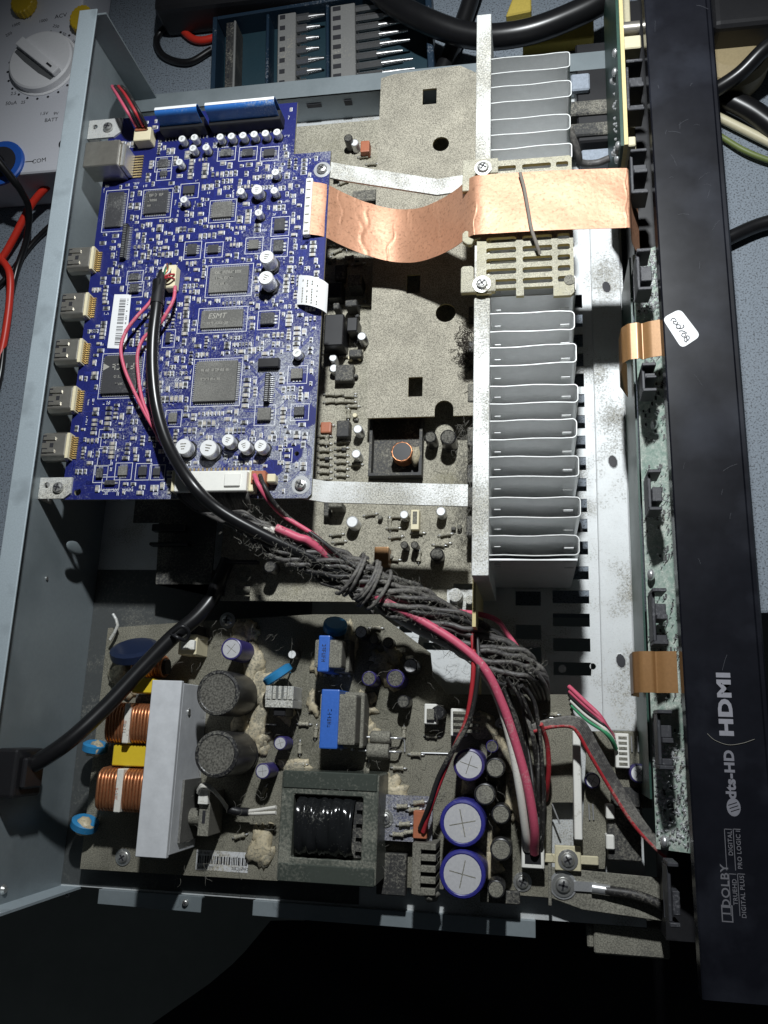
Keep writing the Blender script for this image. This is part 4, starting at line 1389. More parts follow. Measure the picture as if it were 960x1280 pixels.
# long aluminium heatsink bar
c4 = [at(px, py, 46) for px, py in ((168.4, 1071), (207, 1072.5), (227.7, 850.5), (190.6, 850))]
x0 = (c4[0][0]+c4[3][0])/2; x1 = (c4[1][0]+c4[2][0])/2; y0 = c4[0][1]; y1 = c4[3][1]
b = MB().box(x0, y0, 43, x1, y1, 46)
b.box(x1-3, y0+1, ZP, x1-.05, y1-1, 43)
hb_ = b.build('heatsink_bar', alu, psu, bevel=.3)
x, y, z = x1, at(235, 890, 30)[1], 34
MB().cyl((x1-.1, y, z), (x1+.5, y, z), 1.6, 10).build('rivet', screw_m, hb_)
# switching device clipped to the bar
y = at(240, 1015, 30)[1]
MB().box(x1+.05, y-14, ZP+2, x1+1.2, y+15, 34).build('insulator_sheet', ic_dusty, hb_)
d_ = MB().box(x1+8, y-11, ZP+.5, x1+13.5, y+10, 30).build('switch_device', grey_dusty, psu, bevel=.4)
MB().box(x1+8.2, y+4, 30.02, x1+13.2, y+11, 33).build('clip', white_pl, d_, bevel=.3)
MB().cyl((x1+1.3, y-3, 22), (x1+7.8, y-3, 22), 4.2, 14).build('bushing', grey_dusty, d_)
kb = MB()
kb.box(x1+10, y-5, 30.02, x1+11.6, y+1, 30.08); kb.build('marking', ink, d_)
# yellow film capacitors
for (a, c, d, e, h) in ((164, 848, 192, 866, 24), (139, 932, 186, 957, 20)):
    xa, ya, _ = at(a, e, ZP+h); xb, yb, _ = at(d, c, ZP+h)
    MB().box(xa, ya, ZP, xb, yb, ZP+h).build('film_capacitor', yellow_pl, psu, bevel=.5)
# line filter coils wound with copper
def line_filter(px, py, L_, W, Hh):
    cx, cy, _ = at(px, py, ZP+Hh)
    b = MB().box(cx-L_/2-1.5, cy-W/2+2, ZP, cx+L_/2+1.5, cy+W/2-2, ZP+Hh*.5)
    o = b.build('line_filter', black_dusty, psu, bevel=.4)
    w = MB()
    n = 15
    rnd = random.Random(px)
    for i in range(n):
        x = cx-L_/2+(i+.5)*L_/n
        if .40 < (i+.5)/n < .56:
            continue
        pts = []
        for t in range(15):
            a = 2*math.pi*t/14
            k = 4.0
            sy = math.copysign(abs(math.cos(a))**(2/k), math.cos(a)); sz = math.copysign(abs(math.sin(a))**(2/k), math.sin(a))
            pts.append((x+rnd.uniform(-.15, .15)+.5*math.sin(a), cy+sy*W/2, ZP+Hh/2+.5+sz*(Hh/2)))
        w.tube(pts, L_/n*.5, 6, sub=1)
    w.build('winding', copper_wire, o)
    s = MB().box(cx-L_*.075, cy-W/2-.4, ZP+2, cx+L_*.055, cy+W/2+.3, ZP+Hh+1.5)
    bd = s.build('bobbin_band', wire_white, o, bevel=.5)
    kb = MB(); worn(kb, 0, 0, 5, 1.6, 0)
    kb.v = [(cx-.2-vy, cy-4.5+vx, ZP+Hh+1.52+vz) for vx, vy, vz in kb.v]
    kb.build('marking', brown_pl, bd)
line_filter(160, 904, 25, 19, 24); line_filter(150, 988, 26, 20, 24)
cx, cy, _ = at(184, 832, 24)
w = MB()
for i in range(8):
    x = cx-8+i*2.1
    w.tube([(x, cy+5*math.cos(a*.45), 18+6*math.sin(a*.45)) for a in range(15)], 1.0, 6, sub=1)
o = MB().cyl((cx-9, cy, 18), (cx+9, cy, 18), 4, 12).build('choke', black_dusty, psu)
w.build('winding', copper_wire, o)
xa, ya, _ = at(167, 884, 18); xb, yb, _ = at(192, 868, 18)
MB().box(xa, ya, ZP, xb, yb, 17).build('relay_or_shade_block', black_dusty, psu, bevel=.4)
# disc parts standing on edge, glue on some
def disc(px, py, r, t, ang, tilt, m, zc, glue=False):
    x, y, _ = at(px, py, zc)
    d = Vector((math.cos(ang)*math.cos(tilt), math.sin(ang)*math.cos(tilt), math.sin(tilt)))
    c = Vector((x, y, zc))
    b = MB()
    u = d.orthogonal().normalized()
    b.cyl(c-d*t*.5, c-d*t*.32, r*.8, 18, r); b.cyl(c-d*t*.32, c+d*t*.32, r, 18); b.cyl(c+d*t*.32, c+d*t*.5, r, 18, r*.8)
    for s in (-.4, .4):
        h = d.cross(Vector((0, 0, 1))).normalized()*r*s
        b.cyl(c+h, (c.x+h.x, c.y+h.y, ZP), .45, 6)
    o = b.build('disc_capacitor', m, psu)
    if glue:
        MB().blob((x+1, y-1, zc+r*.35), r*.75, r*.6, r*.55, .3, seed=int(px)).build('glue', glue_m, o)
    return o
disc(119, 934, 6.5, 5, 1.4, .2, blue_disc, 16, True); disc(106, 1030, 7, 5, 1.2, .3, blue_disc, 16, True)
disc(168, 814, 12.5, 6, 1.57, .55, mat('dark_varistor', (.012, .02, .05), .3, var=.2), 20)
disc(347, 843, 8, 4.5, 2.15, .25, blue_disc, 24); disc(419, 783, 6.2, 5, 1.3, .75, blue_disc, 20)
# clip heatsink with fins
xa, ya, _ = at(331, 884, 30); xb, yb, _ = at(367, 858, 30)
b = MB()
b.box(xa, ya, ZP+2, xb, ya+4, 30); b.box(xa, ya+4, 20, xa+3, yb, 30); b.box(xb-3, ya+4, 20, xb, yb, 30)
for i in range(5):
    k = xa+(xb-xa)*(i+.3)/5
    b.box(k, ya+4, ZP+2, k+1.6, yb, 30.5)
fs_ = b.build('clip_heatsink', alu_dusty, psu, bevel=.2)
MB().box(xa+4, ya-4, ZP+3, xb-4, ya-.1, 28).build('regulator', black_pl, fs_, bevel=.4)
# small transformers with blue tape
def tapetr(a, c, d, e, s0, s1, h, strip):
    xa, ya, _ = at(a, e, ZP+h); xb, yb, _ = at(d, c, ZP+h)
    b = MB().box(xa, ya, ZP, xb, yb, ZP+h*.55)
    cx_, cy_ = (xa+xb)/2, (ya+yb)/2
    b.box(xa+1.5, ya+1.5, ZP+h*.55, xb-1.5, yb-1.5, ZP+h)
    o = b.build('small_transformer', grey_dusty, psu, bevel=1.2, seg=2)
    sa = at(s0, c, ZP+h)[0]; sb_ = at(s1, c, ZP+h)[0]
    b = MB().box(sa, ya-.5, ZP+1, sb_, yb+.5, ZP+h+.7)
    t = b.build('tape_band', blue_tape, o, bevel=.7, seg=2)
    kb = MB(); worn(kb, 0, 0, 6, 2.0, 0)
    kb.v = [((sa+sb_)/2+1-vy, cy_-4+vx, ZP+h+.72+vz) for vx, vy, vz in kb.v]
    kb.build('marking', ink, t)
    for s in range(4):
        k = xa+2+(xb-xa-4)*s/3
        MB().cyl((k, ya-1.0, ZP), (k, ya-1.0, ZP+4), .7, 6).build('pin', solder, o)
    return o
tapetr(388, 796, 432, 838, 399, 413, 25, None); tapetr(393, 864, 450, 934, 402.5, 425, 28, None)
# main transformer
xa, ya, _ = at(345, 1100, 40); xb, yb, _ = at(474, 969, 40)
fr = 6.2
b = MB()
b.prism(rect(xa, ya, xb, yb), ZP+3, 40, [rect(xa+fr, ya+fr+4, xb-fr-1, yb-fr-4)])
tr = b.build('main_transformer', core_m, psu, bevel=.5)
for (ya_, yb_) in ((ya-.4, ya+7.6), (yb-7.6, yb+.4)):
    MB().box(xa+.6, ya_, ZP+2, xb-.6, yb_, 40.6).build('clamp_band', band_m, tr, bevel=.5)
lx = MB()
for i in range(1, 6):
    lx.box(xa-.04, ya+.02, ZP+3+i*4.4, xb+.04, ya+.1, ZP+3.25+i*4.4)
MB().box(xa+fr+.8, ya+fr+4.5, ZP+1, xb-fr-1.8, yb-fr-4.5, 37).build('bobbin', black_dusty, tr, bevel=.5)
def coil_f(u, v):
    x = xa+fr+2.2+u*(xb-xa-2*fr-7); 
    wv = 1+.03*math.sin(u*31)+.015*math.sin(u*70+v*4)
    if .40 < u < .60: wv += .05*math.sin((u-.4)*5*math.pi*3.3)**2
    yc = (ya+yb)/2; W = (yb-ya-2*fr-9.5)/2*wv
    t = math.pi*v
    k = .8
    return (x, yc+math.copysign(abs(math.cos(t))**k, math.cos(t))*W, 32+abs(math.sin(t))**k*13*wv+.6*math.sin(u*9+v*7)+.35*math.sin(u*23-v*15))
MB().sheet(coil_f, 40, 18, .4).build('taped_winding', tape_black, tr)
tb = MB()
for i in range(5):
    x = xb-fr-4
    y = ya+fr+8+i*6
    tb.box(x, y, 37.02, x+3.4, y+3.4, 39)
tb.build('terminal', black_dusty, tr)
# diodes lying down
def diode(px, py, L_, r, ang, h=5):
    x, y, _ = at(px, py, ZP+h)
    c, s = math.cos(ang), math.sin(ang)
    b = MB().cyl((x-c*L_/2, y-s*L_/2, ZP+h), (x+c*L_/2, y+s*L_/2, ZP+h), r, 14)
    o = b.build('diode', grey_dusty, psu, bevel=.5)
    w = MB()
    for k in (-1, 1):
        w.tube([(x+k*c*L_/2, y+k*s*L_/2, ZP+h), (x+k*c*(L_/2+4), y+k*s*(L_/2+4), ZP+h-.4), (x+k*c*(L_/2+5), y+k*s*(L_/2+5), ZP)], .6, 6, sub=3)
    w.build('lead', solder, o)
diode(476, 922, 10, 3.3, 0, 6); diode(473, 939, 11, 4.0, 0, 6); diode(436, 880, 8, 2.2, .5, 4)
for (px, py, a) in ((395, 915, 1.5), (375, 935, 1.6), (540, 920, 0), (520, 943, 0), (380, 905, 0), (300, 1045, .3), (330, 990, 1.2), (690, 893, 0), (470, 785, 0), (300, 800, 1.1), (460, 960, 1.5), (375, 955, 0), (505, 915, 1.57), (498, 960, 0)):
    x, y, _ = at(px, py, ZP+1)
    o = place('resistor', me_ax, psu, (x, y, ZP), a)
# jumper wires
for (a, c, d, e) in ((515, 941, 560, 942), (682, 897, 712, 898), (690, 1005, 700, 1030), (320, 905, 345, 906), (505, 905, 506, 940)):
    p, q = at(a, c, ZP+.6), at(d, e, ZP+.6)
    MB().tube([p, q], .45, 6, sub=1).build('jumper', solder, psu)
# connectors, small parts
def pbox(name, a, c, d, e, z0, z1, m, bev=.4, par=None):
    xa, ya, _ = at(a, e, z1); xb, yb, _ = at(d, c, z1)
    return MB().box(xa, ya, z0, xb, yb, z1).build(name, m, par or psu, bevel=bev)
o = pbox('wire_connector', 233, 781, 246, 812, ZP, 24, black_dusty); 
o = pbox('wire_connector', 222, 793, 247, 818, ZP, 26, cream); pbox('plug', 225, 800, 243, 812, 26.02, 29, white_pl, .4, o)
o = pbox('wire_connector', 530, 880, 546, 905, ZP, 20, white_pl); pbox('plug', 533, 886, 543, 900, 20.02, 22, grey_dusty, .3, o)
o = pbox('wire_connector', 563, 886, 583, 920, ZP, 20, white_pl)
for i in range(4):
    pbox('rib', 566, 890+i*7.5, 600, 893+i*7.5, 20.02, 22, grey_dusty, .2, o)
o = pbox('wire_connector', 652, 1040, 680, 1085, ZP, 20, white_pl); pbox('recess', 656, 1046, 676, 1079, 20.02, 20.4, black_pl, 0, o)
# small blue daughter board
db = pbox('daughter_board', 474, 996, 541, 1050, 17, 18.6, mat('daughter_blue', (.06, .07, .15), .5, dust=.55, dustcol=(.25, .25, .27)), 0)
screw(db, *at(481, 1023, 19)[:2], 18.65, 2.9)
for (px, py) in ((503, 1008), (512, 1040), (498, 1043), (506, 1030), (518, 1012), (524, 1003)):
    x, y, _ = at(px, py, 19)
    place('resistor', me_ax, db, (x, y, 18.6), .2*random.random())
MB().box(*at(520, 1048, 18)[:2], ZP, *at(538, 1000, 18)[:2], 16.9).build('support', black_dusty, db)
o = pbox('wire_connector', 516, 1014, 534, 1048, 18.65, 25, brown_pl, .3, db)
# upright comb heatsink
xa, ya, _ = at(514, 1118, 30); xb, yb, _ = at(545, 1055, 30)
b = MB().box(xa, ya, ZP, xa+4, yb, 30)
for i in range(5):
    k = ya+i*(yb-ya-3)/4
    b.box(xa+4, k, ZP, xb, k+3, 30)
b.build('comb_heatsink', grey_dusty, psu, bevel=.3)
MB().blob((xb-3, ya-1, 20), 4, 3, 9, .4, seed=5).build('lint', lint_m, psu)
pbox('regulator', 470, 1068, 508, 1118, ZP, 16, black_dusty); pbox('regulator', 600, 1115, 650, 1128, ZP, 14, black_dusty)
# glue blobs
for k, (px, py, rx, ry, rz) in enumerate(((313, 838, 5, 12, 9), (318, 860, 6, 10, 8), (318, 912, 6, 9, 9), (322, 930, 4, 6, 6), (312, 787, 4, 4, 9), (437, 800, 3, 8, 6), (478, 832, 7, 6, 7), (490, 818, 4, 5, 5), (447, 895, 6, 8, 6),
                                           (456, 912, 6, 6, 5), (372, 961, 9, 4, 4), (487, 985, 5, 5, 4), (325, 1060, 5, 9, 6), (638, 960, 5, 16, 8), (608, 1020, 5, 12, 9), (605, 1075, 6, 9, 8), (640, 1000, 4, 9, 6), (605, 910, 9, 5, 4),
                                           (150, 850, 7, 7, 9), (300, 905, 4, 8, 8), (640, 940, 6, 10, 7), (590, 985, 4, 6, 8), (600, 1050, 6, 7, 9), (300, 790, 5, 5, 5), (485, 845, 5, 6, 8), (355, 890, 4, 5, 4), (455, 880, 5, 5, 5), (492, 992, 6, 5, 5), (390, 880, 3, 5, 5), (395, 830, 3, 5, 5))):
    x, y, _ = at(px, py, ZP+rz*.5)
    gb = MB().blob((x, y, ZP+rz*.1), rx*1.05, ry*1.05, rz*.5, .6, 22, 12, seed=k+20)
    gb.blob((x+rx*.5, y-ry*.5, ZP), rx*.7, ry*.6, rz*.5, .6, 18, 8, seed=k+70)
    gb.blob((x-rx*.4, y+ry*.7, ZP), rx*.6, ry*.6, rz*.4, .6, 18, 8, seed=k+90)
    gb.build('glue', glue_m, psu)
# barcode label
xa, ya, _ = at(244, 1087, ZP+.2); xb, yb, _ = at(311, 1066, ZP+.2)
lb = MB().box(xa, ya, ZP+.02, xb, yb, ZP+.14).build('barcode_label', mat('dusty_label', (.62, .63, .64), .7, dust=.25), psu)
kb = MB(); v = xa+1
rb = random.Random(6)
while v < xb-1:
    t = rb.choice((.25, .45, .8))
    if not (xa+13 < v < xa+14.5): kb.box(v, ya+3.2, ZP+.15, v+t, yb-2.6, ZP+.19)
    v += t+rb.choice((.3, .5, .7))
worn(kb, xa+1, ya+1, 9, 1.3, ZP+.14); worn(kb, xa+19, ya+1, 9, 1.3, ZP+.14); worn(kb, xa+1, yb-1.9, 7, 1.2, ZP+.14)
kb.build('barcode', ink, lb)
# hook of folded strip at the board's far corner
p = at(139, 785, 20)
b = MB().tube([(p[0]-2, p[1]+8, 16), (p[0]+1.5, p[1]+2, 16), (p[0]-2, p[1]-6, 16)], .9, 6, sub=2)
tag(b.build('wire_clip', alu_dusty), 'small bent wire clip at the power board\'s corner by the rear panel', 'clip')
# dust fluff over the power board
fl = MB()
rl = random.Random(19)
for i in range(900):
    px, py = rl.uniform(215, 690), rl.uniform(780, 1100)
    zz = rl.choice((ZP+.5, ZP+1, ZP+6, ZP+14))
    x, y, _ = at(px, py, zz)
    pts = [(x, y, zz)]
    a = rl.uniform(0, 6.28)
    for k in range(3):
        a += rl.uniform(-.9, .9)
        pts.append((pts[-1][0]+math.cos(a)*1.6, pts[-1][1]+math.sin(a)*1.6, zz+rl.uniform(0, 1.2)))
    fl.tube(pts, .07, 3, sub=2)
stuff(fl.build('lint', lint_m, psu))

# ================================================================== small board by the front
ZQ = 8.0
sm = thing('volume_board', 'small olive board with white socket between power board and front panel', 'circuit board', (265, 50, ZQ-1.6))
poly = [at(734, 914, ZQ)[:2], at(811, 914, ZQ)[:2], at(812, 985, ZQ)[:2], at(752, 986, ZQ)[:2], at(748, 1084, ZQ)[:2], at(722, 1084, ZQ)[:2]]
poly = [at(734, 914, ZQ)[:2], at(811, 914, ZQ)[:2], at(815, 1010, ZQ)[:2], at(760, 1010, ZQ)[:2], at(756, 1086, ZQ)[:2], at(726, 1086, ZQ)[:2]]
MB().prism(poly, ZQ-1.6, ZQ).build('board', psu_pcb, sm)
for (px, py, r, h) in ((799, 967, 4.4, 9), (741, 976, 3.6, 9)):
    elcap(sm, px, py, r, h, ZQ, purple_sl, can_top, vent=True)
xa, ya, _ = at(770, 960, 15); xb, yb, _ = at(786, 917, 15)
o = MB().box(xa, ya, ZQ, xb, yb, 15).build('wire_connector', white_pl, sm, bevel=.4)
for i in range(6):
    k = ya+2+i*(yb-ya-4)/5
    MB().box(xa+1.5, k-.6, 15.02, xb-1.0, k+.6, 15.3).build('slot', grey_dusty, o)
for (px, py) in ((789, 930), (797, 930), (804, 930), (736, 1015), (741, 1015)):
    p, q = at(px, py-10, ZQ+.6), at(px+1, py+10, ZQ+.6)
    MB().tube([p, q], .4, 6, sub=1).build('jumper', solder, sm)
for (a, c, d, e, z1) in ((760, 1012, 800, 1075, 14), (764, 985, 800, 1008, 11)):
    xa, ya, _ = at(a, e, z1); xb, yb, _ = at(d, c, z1)
    MB().box(xa, ya, ZQ-2, xb, yb, z1).build('socket_block', black_dusty, sm, bevel=.5)
for py in (1015, 1053):
    xa, ya, _ = at(758, py+9, 17); xb, yb, _ = at(768, py-9, 17)
    MB().box(xa, ya, ZQ-2, xb, yb, 17).build('socket_latch', white_pl, sm, bevel=.5)
b = MB()
# ================================================================== front panel
ZF = 92.0
fp = thing('receiver_fascia', 'long glossy black plastic front panel with printed format logos', 'front panel', (306, 230, -8))
XA, XB = 291.5, 319.5
def fprof(y):
    return [(XA, 84, y), (XA, ZF-.6, y), (XA+.6, ZF, y), (XB, ZF, y), (XB+.9, ZF-.9, y), (XB+2.2, ZF-.9, y), (XB+3.2, ZF-2.2, y), (XB+3.6, ZF-8, y), (XB+4.6, 40, y), (XB+2, -8, y), (XB-2, -8, y), (XB-1.5, 84, y)]
b = MB()
y0 = at(905, 1252, ZF)[1]; y1 = 492
rings = []
nr = 12
for (y, k) in ((y0, .96), (y0+2.5, 1.0), (y1, 1.0)):
    rings.append([(XA+(x-XA)*k+(435-y)*.0085, y, z) for x, z, _ in fprof(0)])
for i in range(2):
    A, B_ = rings[i], rings[i+1]; n = len(A)
    b.add(A+B_, [(j, (j+1) % n, n+(j+1) % n, n+j) for j in range(n)], 0, False)
b.add(rings[0], [tuple(range(nr))]); b.add(rings[-1], [tuple(reversed(range(nr)))])
b.build('shell', front_bl, fp)
rot = math.pi/2
def ft(name, s, px, py, size, m, sx=1.0, off=0.0, shear=0):
    x, y, _ = at(px, py, ZF)
    cu = lettering(name, s, (x, y, ZF+.03), size, rot, m, fp, .05, shear, sx)
    return cu
def boldft(s, px, py, size, m, sx, off):
    x, y, _ = at(px, py, ZF)
    c = bpy.data.curves.new('logo_print', 'FONT'); c.body = s; c.size = size*S; c.offset = off*S; c.extrude = .02*S
    c.align_x = 'CENTER'; c.align_y = 'CENTER'; c.resolution_u = 3; c.space_character = 1.08
    t = bpy.data.objects.new('logo_print', c); col.objects.link(t)
    me = bpy.data.meshes.new_from_object(t.evaluated_get(bpy.context.evaluated_depsgraph_get()))
    bpy.data.objects.remove(t)
    for v in me.vertices: v.co.x *= sx
    me.materials.clear(); me.materials.append(m)
    o = link('logo_print', me, fp, (x, y, ZF+.03)); o.rotation_euler[2] = rot
    return o
boldft('HDMI', 907, 880, 6.8, print_grey, 1.36, .34)
boldft('dts-HD', 913, 968, 4.9, mat('mid_print', (.17, .17, .195), .5), 1.12, .22)
x, y, _ = at(917, 1009, ZF)
b = MB()
b.prism([(x+2.5*math.cos(t*math.pi/10), y+3.3*math.sin(t*math.pi/10)) for t in range(20)], ZF+.01, ZF+.06)
b.build('logo_print', MATS['mid_print'], fp)
b = MB()
for k in (-1.2, 0, 1.2):
    b.box(x-1.6, y+k-.16, ZF+.065, x+1.8, y+k+.16, ZF+.075, rot=.35, piv=(x, y))
b.build('logo_print', front_bl, fp)
boldft('DOLBY', 907, 1108, 4.0, print_dim, 1.12, .06)
x, y, _ = at(909, 1142, ZF)
b = MB()
for (u0, u1, v0, v1) in ((-2.0, 2.0, -2.9, -2.5), (-2.0, 2.0, 2.5, 2.9), (-2.0, -1.6, -2.5, 2.5), (1.6, 2.0, -2.5, 2.5), (-1.6, 1.6, -.25, .25)):
    b.box(x+u0, y+v0, ZF+.01, x+u1, y+v1, ZF+.06)
b.build('logo_print', print_dim, fp)
for (s, px, py, sz) in (('DIGITAL', 913, 1054, 2.2), ('PRO LOGIC II', 924, 1061, 2.2), ('TRUEHD', 919, 1115, 2.2), ('DIGITAL PLUS', 929, 1121, 2.2)):
    boldft(s, px, py, sz, print_dim, 1.0, .02)
b = MB()
for (px, pa, pb_) in ((908.5, 1036, 1088), (919.5, 1036, 1088), (914, 1092, 1145), (925, 1092, 1145)):
    x, ya, _ = at(px, pb_, ZF); yb = at(px, pa, ZF)[1]
    b.box(x-.12, ya, ZF+.01, x+.12, yb, ZF+.06); b.box(x, yb-.24, ZF+.01, x+2.6, yb, ZF+.06)
b.build('logo_print', print_dim, fp)
MB().box(289.5, 326, 0, XB-3, 489, 34).build('inner_body', black_pl, fp)
MB().box(292.5, 0, 0, XB-3, 326, 24).build('inner_body', black_pl, fp)
scr = MB()
rsx = random.Random(41)
for i in range(26):
    x = rsx.uniform(295, 316); y = rsx.uniform(60, 470); L_ = rsx.uniform(1.5, 7); a = rsx.uniform(-.6, 2.2)
    p = [(x+math.cos(a)*L_*t, y+math.sin(a)*L_*t+.5*math.sin(t*3), ZF+.01) for t in (0, .33, .66, 1)]
    scr.tube(p, rsx.uniform(.025, .06), 3, sub=3)
stuff(scr.build('scratches', mat('scuff_grey', (.10, .105, .12), .6), fp))
# a hair across the panel
hp = [at(884, 917, ZF), at(893, 925, ZF), at(910, 931, ZF), at(928, 929, ZF), at(943, 924, ZF)]
b = MB().tube([(p[0], p[1], ZF+.25) for p in hp], .11, 4)
tag(b.build('hair', lint_m), 'single curved pale hair lying on the front panel beside the logo', 'hair')
# handwritten sticker
c4 = [at(px, py, ZF)[:2] for px, py in ((852, 436), (876, 420), (850, 386), (827.6, 398))]
def rnd_poly(c4, r, n=5):
    out = []
    for i in range(4):
        p = Vector(c4[i]); a = (Vector(c4[i-1])-p).normalized(); c = (Vector(c4[(i+1) % 4])-p).normalized()
        for k in range(n+1):
            t = k/n
            out.append(tuple(p+a*r*(1-t)**2+c*r*t*t))
    return out
stk = MB().prism(rnd_poly(c4, 2.6), ZF+.02, ZF+.16).build('sticker', paper)
tag(stk, 'small white sticker with handwriting on the black front panel', 'sticker')
P0, P1, P3 = Vector(c4[3]), Vector(c4[0]), Vector(c4[2])
def sk(u, v):                       # u along the long side from its far end, v across
    p = P0+(P1-P0)*u+(P3-P0)*v
    return (p.x, p.y, ZF+.2)
hand = [[(.18, .72), (.14, .58), (.20, .48), (.27, .52), (.22, .60), (.28, .66), (.34, .56), (.30, .44)],
        [(.42, .66), (.36, .58), (.40, .46), (.47, .50), (.46, .62), (.42, .66), (.50, .52), (.50, .34), (.44, .30)],
        [(.54, .66), (.57, .52), (.64, .42), (.70, .38)],
        [(.68, .66), (.64, .56), (.68, .46), (.74, .50), (.74, .62), (.68, .66)],
        [(.84, .68), (.78, .62), (.80, .52), (.88, .54), (.86, .44), (.80, .38), (.76, .46), (.86, .56), (.90, .64), (.84, .68)]]
for st in hand:
    MB().tube([sk(u, 1-v) for u, v in st], .2, 4, sub=5).build('handwriting', ink, stk)

# ================================================================== tilted front board
fb_ = thing('front_control_board', 'pale green control board, solder side up, behind the black front panel', 'circuit board', (292, 180, 2))
GL, GZ, GR, GZ2 = 287.0, 46.0, 304.0, 58.0
def gp(u, y, h=0.0):
    """u across the board from its ledge side, h above its face"""
    k = u
    dx, dz = GR-GL, GZ2-GZ
    n = math.hypot(dx, dz)
    return (GL+dx*k-dz/n*h, y, GZ+dz*k+dx/n*h)
Y0, Y1 = 40, 322
b = MB().hexa([gp(0, Y0, -1.5), gp(1, Y0, -1.5), gp(1, Y1, -1.5), gp(0, Y1, -1.5)], [gp(0, Y0), gp(1, Y0), gp(1, Y1), gp(0, Y1)])
b.build('board', grn_pcb, fb_)
MB().box(GL-1.5, Y0+20, 4, GL-.6, Y1, GZ-2).build('lower_board', dkgrn, fb_)
rg = random.Random(21)
db_, sb2 = MB(), MB()
for i in range(560):
    y = rg.uniform(Y0+2, Y1-3); u = rg.uniform(.06, .9)
    dense = y > 292 or y < 80
    if not dense and math.sin(y*.11)+math.sin(y*.31+1) < -.5:
        continue
    r = rg.uniform(.3, .6)
    sb2.cyl(gp(u, y, 0), gp(u, y, r*1.0), r, 7, r*.4)
    hh = rg.uniform(1.2, 2.6)
    sb2.cyl(gp(u, y, 0), gp(u+rg.uniform(-.02, .02), y+rg.uniform(-.5, .5), hh), .22, 5)
    if rg.random() < .5:
        a = rg.uniform(.5, 1.2)
        p = gp(u, y+1, .02)
        db_.box(p[0]-.4, y+1-a, p[2], p[0]+.4, y+1+a, p[2]+.5)  # dark bars drawn as the shadows of the solder leads
for i in range(420):
    y = rg.uniform(288, Y1-2) if i % 2 else rg.uniform(42, 84); u = rg.uniform(.02, .7)
    r = rg.uniform(.4, 1.0)
    sb2.cyl(gp(u, y, 0), gp(u, y, r*1.2), r, 7, r*.4)
stuff(db_.build('lead_shadow_marks', smd_dark, fb_)); stuff(sb2.build('solder_joints', solder, fb_))
for (px, py) in ((814, 718), (831, 1052), (806, 487), (818, 530)):
    p = at(px, py, 52)
    MB().blob((p[0], p[1], 51), 1.8, 2.6, 2.6, .1, 12, 8).build('solder_lug', solder, fb_)
# ribs of the panel reaching over the board
def rib_block(px0, py0, px1, py1, zt, two=False):
    xa, ya, _ = at(px0, py1, zt); xb, yb, _ = at(px1, py0, zt)
    xb = XA-.1
    b = MB()
    L_ = yb-ya
    b.box(xa, ya, zt-14, xb, ya+1.6, zt-1); b.box(xa, yb-1.6, zt-14, xb, yb, zt)
    b.box(xa, ya+1.6, zt-14, xa+1.4, yb-1.6, zt-3)
    if two:
        b.box(xa+1.4, ya+L_*.44, zt-14, xb, ya+L_*.53, zt)
        b.box(xa+1.4, ya+1.6, zt-14, xb, ya+L_*.18, zt-4); b.box(xa+1.4, ya+L_*.53, zt-14, xb, ya+L_*.74, zt-4)
    else:
        b.box(xa+1.4, ya+1.6+L_*.12, zt-14, xb, ya+L_*.56, zt-.4)
    return b.build('rib_block', mat('rib_plastic', (.035, .036, .042), .5, dust=.2, dustcol=(.14, .14, .15)), fp, bevel=.3)
for q in ((798, 309, 823, 361, 78), (812, 586, 838, 637, 78), (838, 1080, 866, 1160, 76)):
    rib_block(*q)
for q in ((804, 452, 830, 488, 78), (818, 735, 849, 805, 78), (825, 888, 858, 962, 78), (785, 72, 808, 136, 80), (790, 184, 816, 240, 80)):
    rib_block(*q, two=True)
# two copper-brown flex loops
for (px0, py0, px1, py1, nm) in ((783, 403, 827, 448, 'brown flex loop next to the handwritten sticker'), (800, 815, 856, 867, 'brown flex loop next to the largest printed logo')):
    yb = at(px1, py0, 76)[1]; ya = at(px1, py1, 76)[1]
    def fl_(u, v, ya=ya, yb=yb):
        pts = [(294, 79), (289, 77.5), (286, 75.5), (284.5, 77), (280, 76), (277.5, 72), (277.5, 60), (279, 44), (284, 30)]
        k = u*(len(pts)-1); i = min(int(k), len(pts)-2); t = k-i
        return (pts[i][0]+(pts[i+1][0]-pts[i][0])*t, ya+(yb-ya)*v, pts[i][1]+(pts[i+1][1]-pts[i][1])*t)
    tag(MB().sheet(fl_, 32, 3, .3).build('flex_cable', kapton), nm, 'ribbon cable')
# ================================================================== display board at the far end
dbx = at(777, 90, 86)[0]
dsp = thing('display_board', 'upright board with tan edge and bright solder rows beside the heatsink\'s far end', 'circuit board', (dbx, 420, 20))
ya = at(778, 182, 84)[1]
MB().box(dbx-1.4, ya, 24, dbx, 490, 84).build('board', dkgrn, dsp)
MB().box(dbx+.02, ya-1, 22, dbx+1.8, 490, 86).build('backing', tanedge, dsp)
sj = MB()
for i in range(26):
    y = ya+4+i*1.9; z = 66+6*math.sin(i*.9)+rg.uniform(-2, 2)
    r = rg.uniform(.5, 1.0) if i not in (1, 4, 24) else 2.2
    sj.cyl((dbx-1.41, y, z), (dbx-1.41-r*1.1, y, z), r, 8, r*.45)
for (y, z) in ((ya+3, 70), (ya+6, 76), (ya+50, 74), (ya+58, 78)):
    sj.blob((dbx-1.8, y, z), 1.6, 2.2, 2.2, .05, 10, 6)
sj.build('solder_joints', solder, dsp)
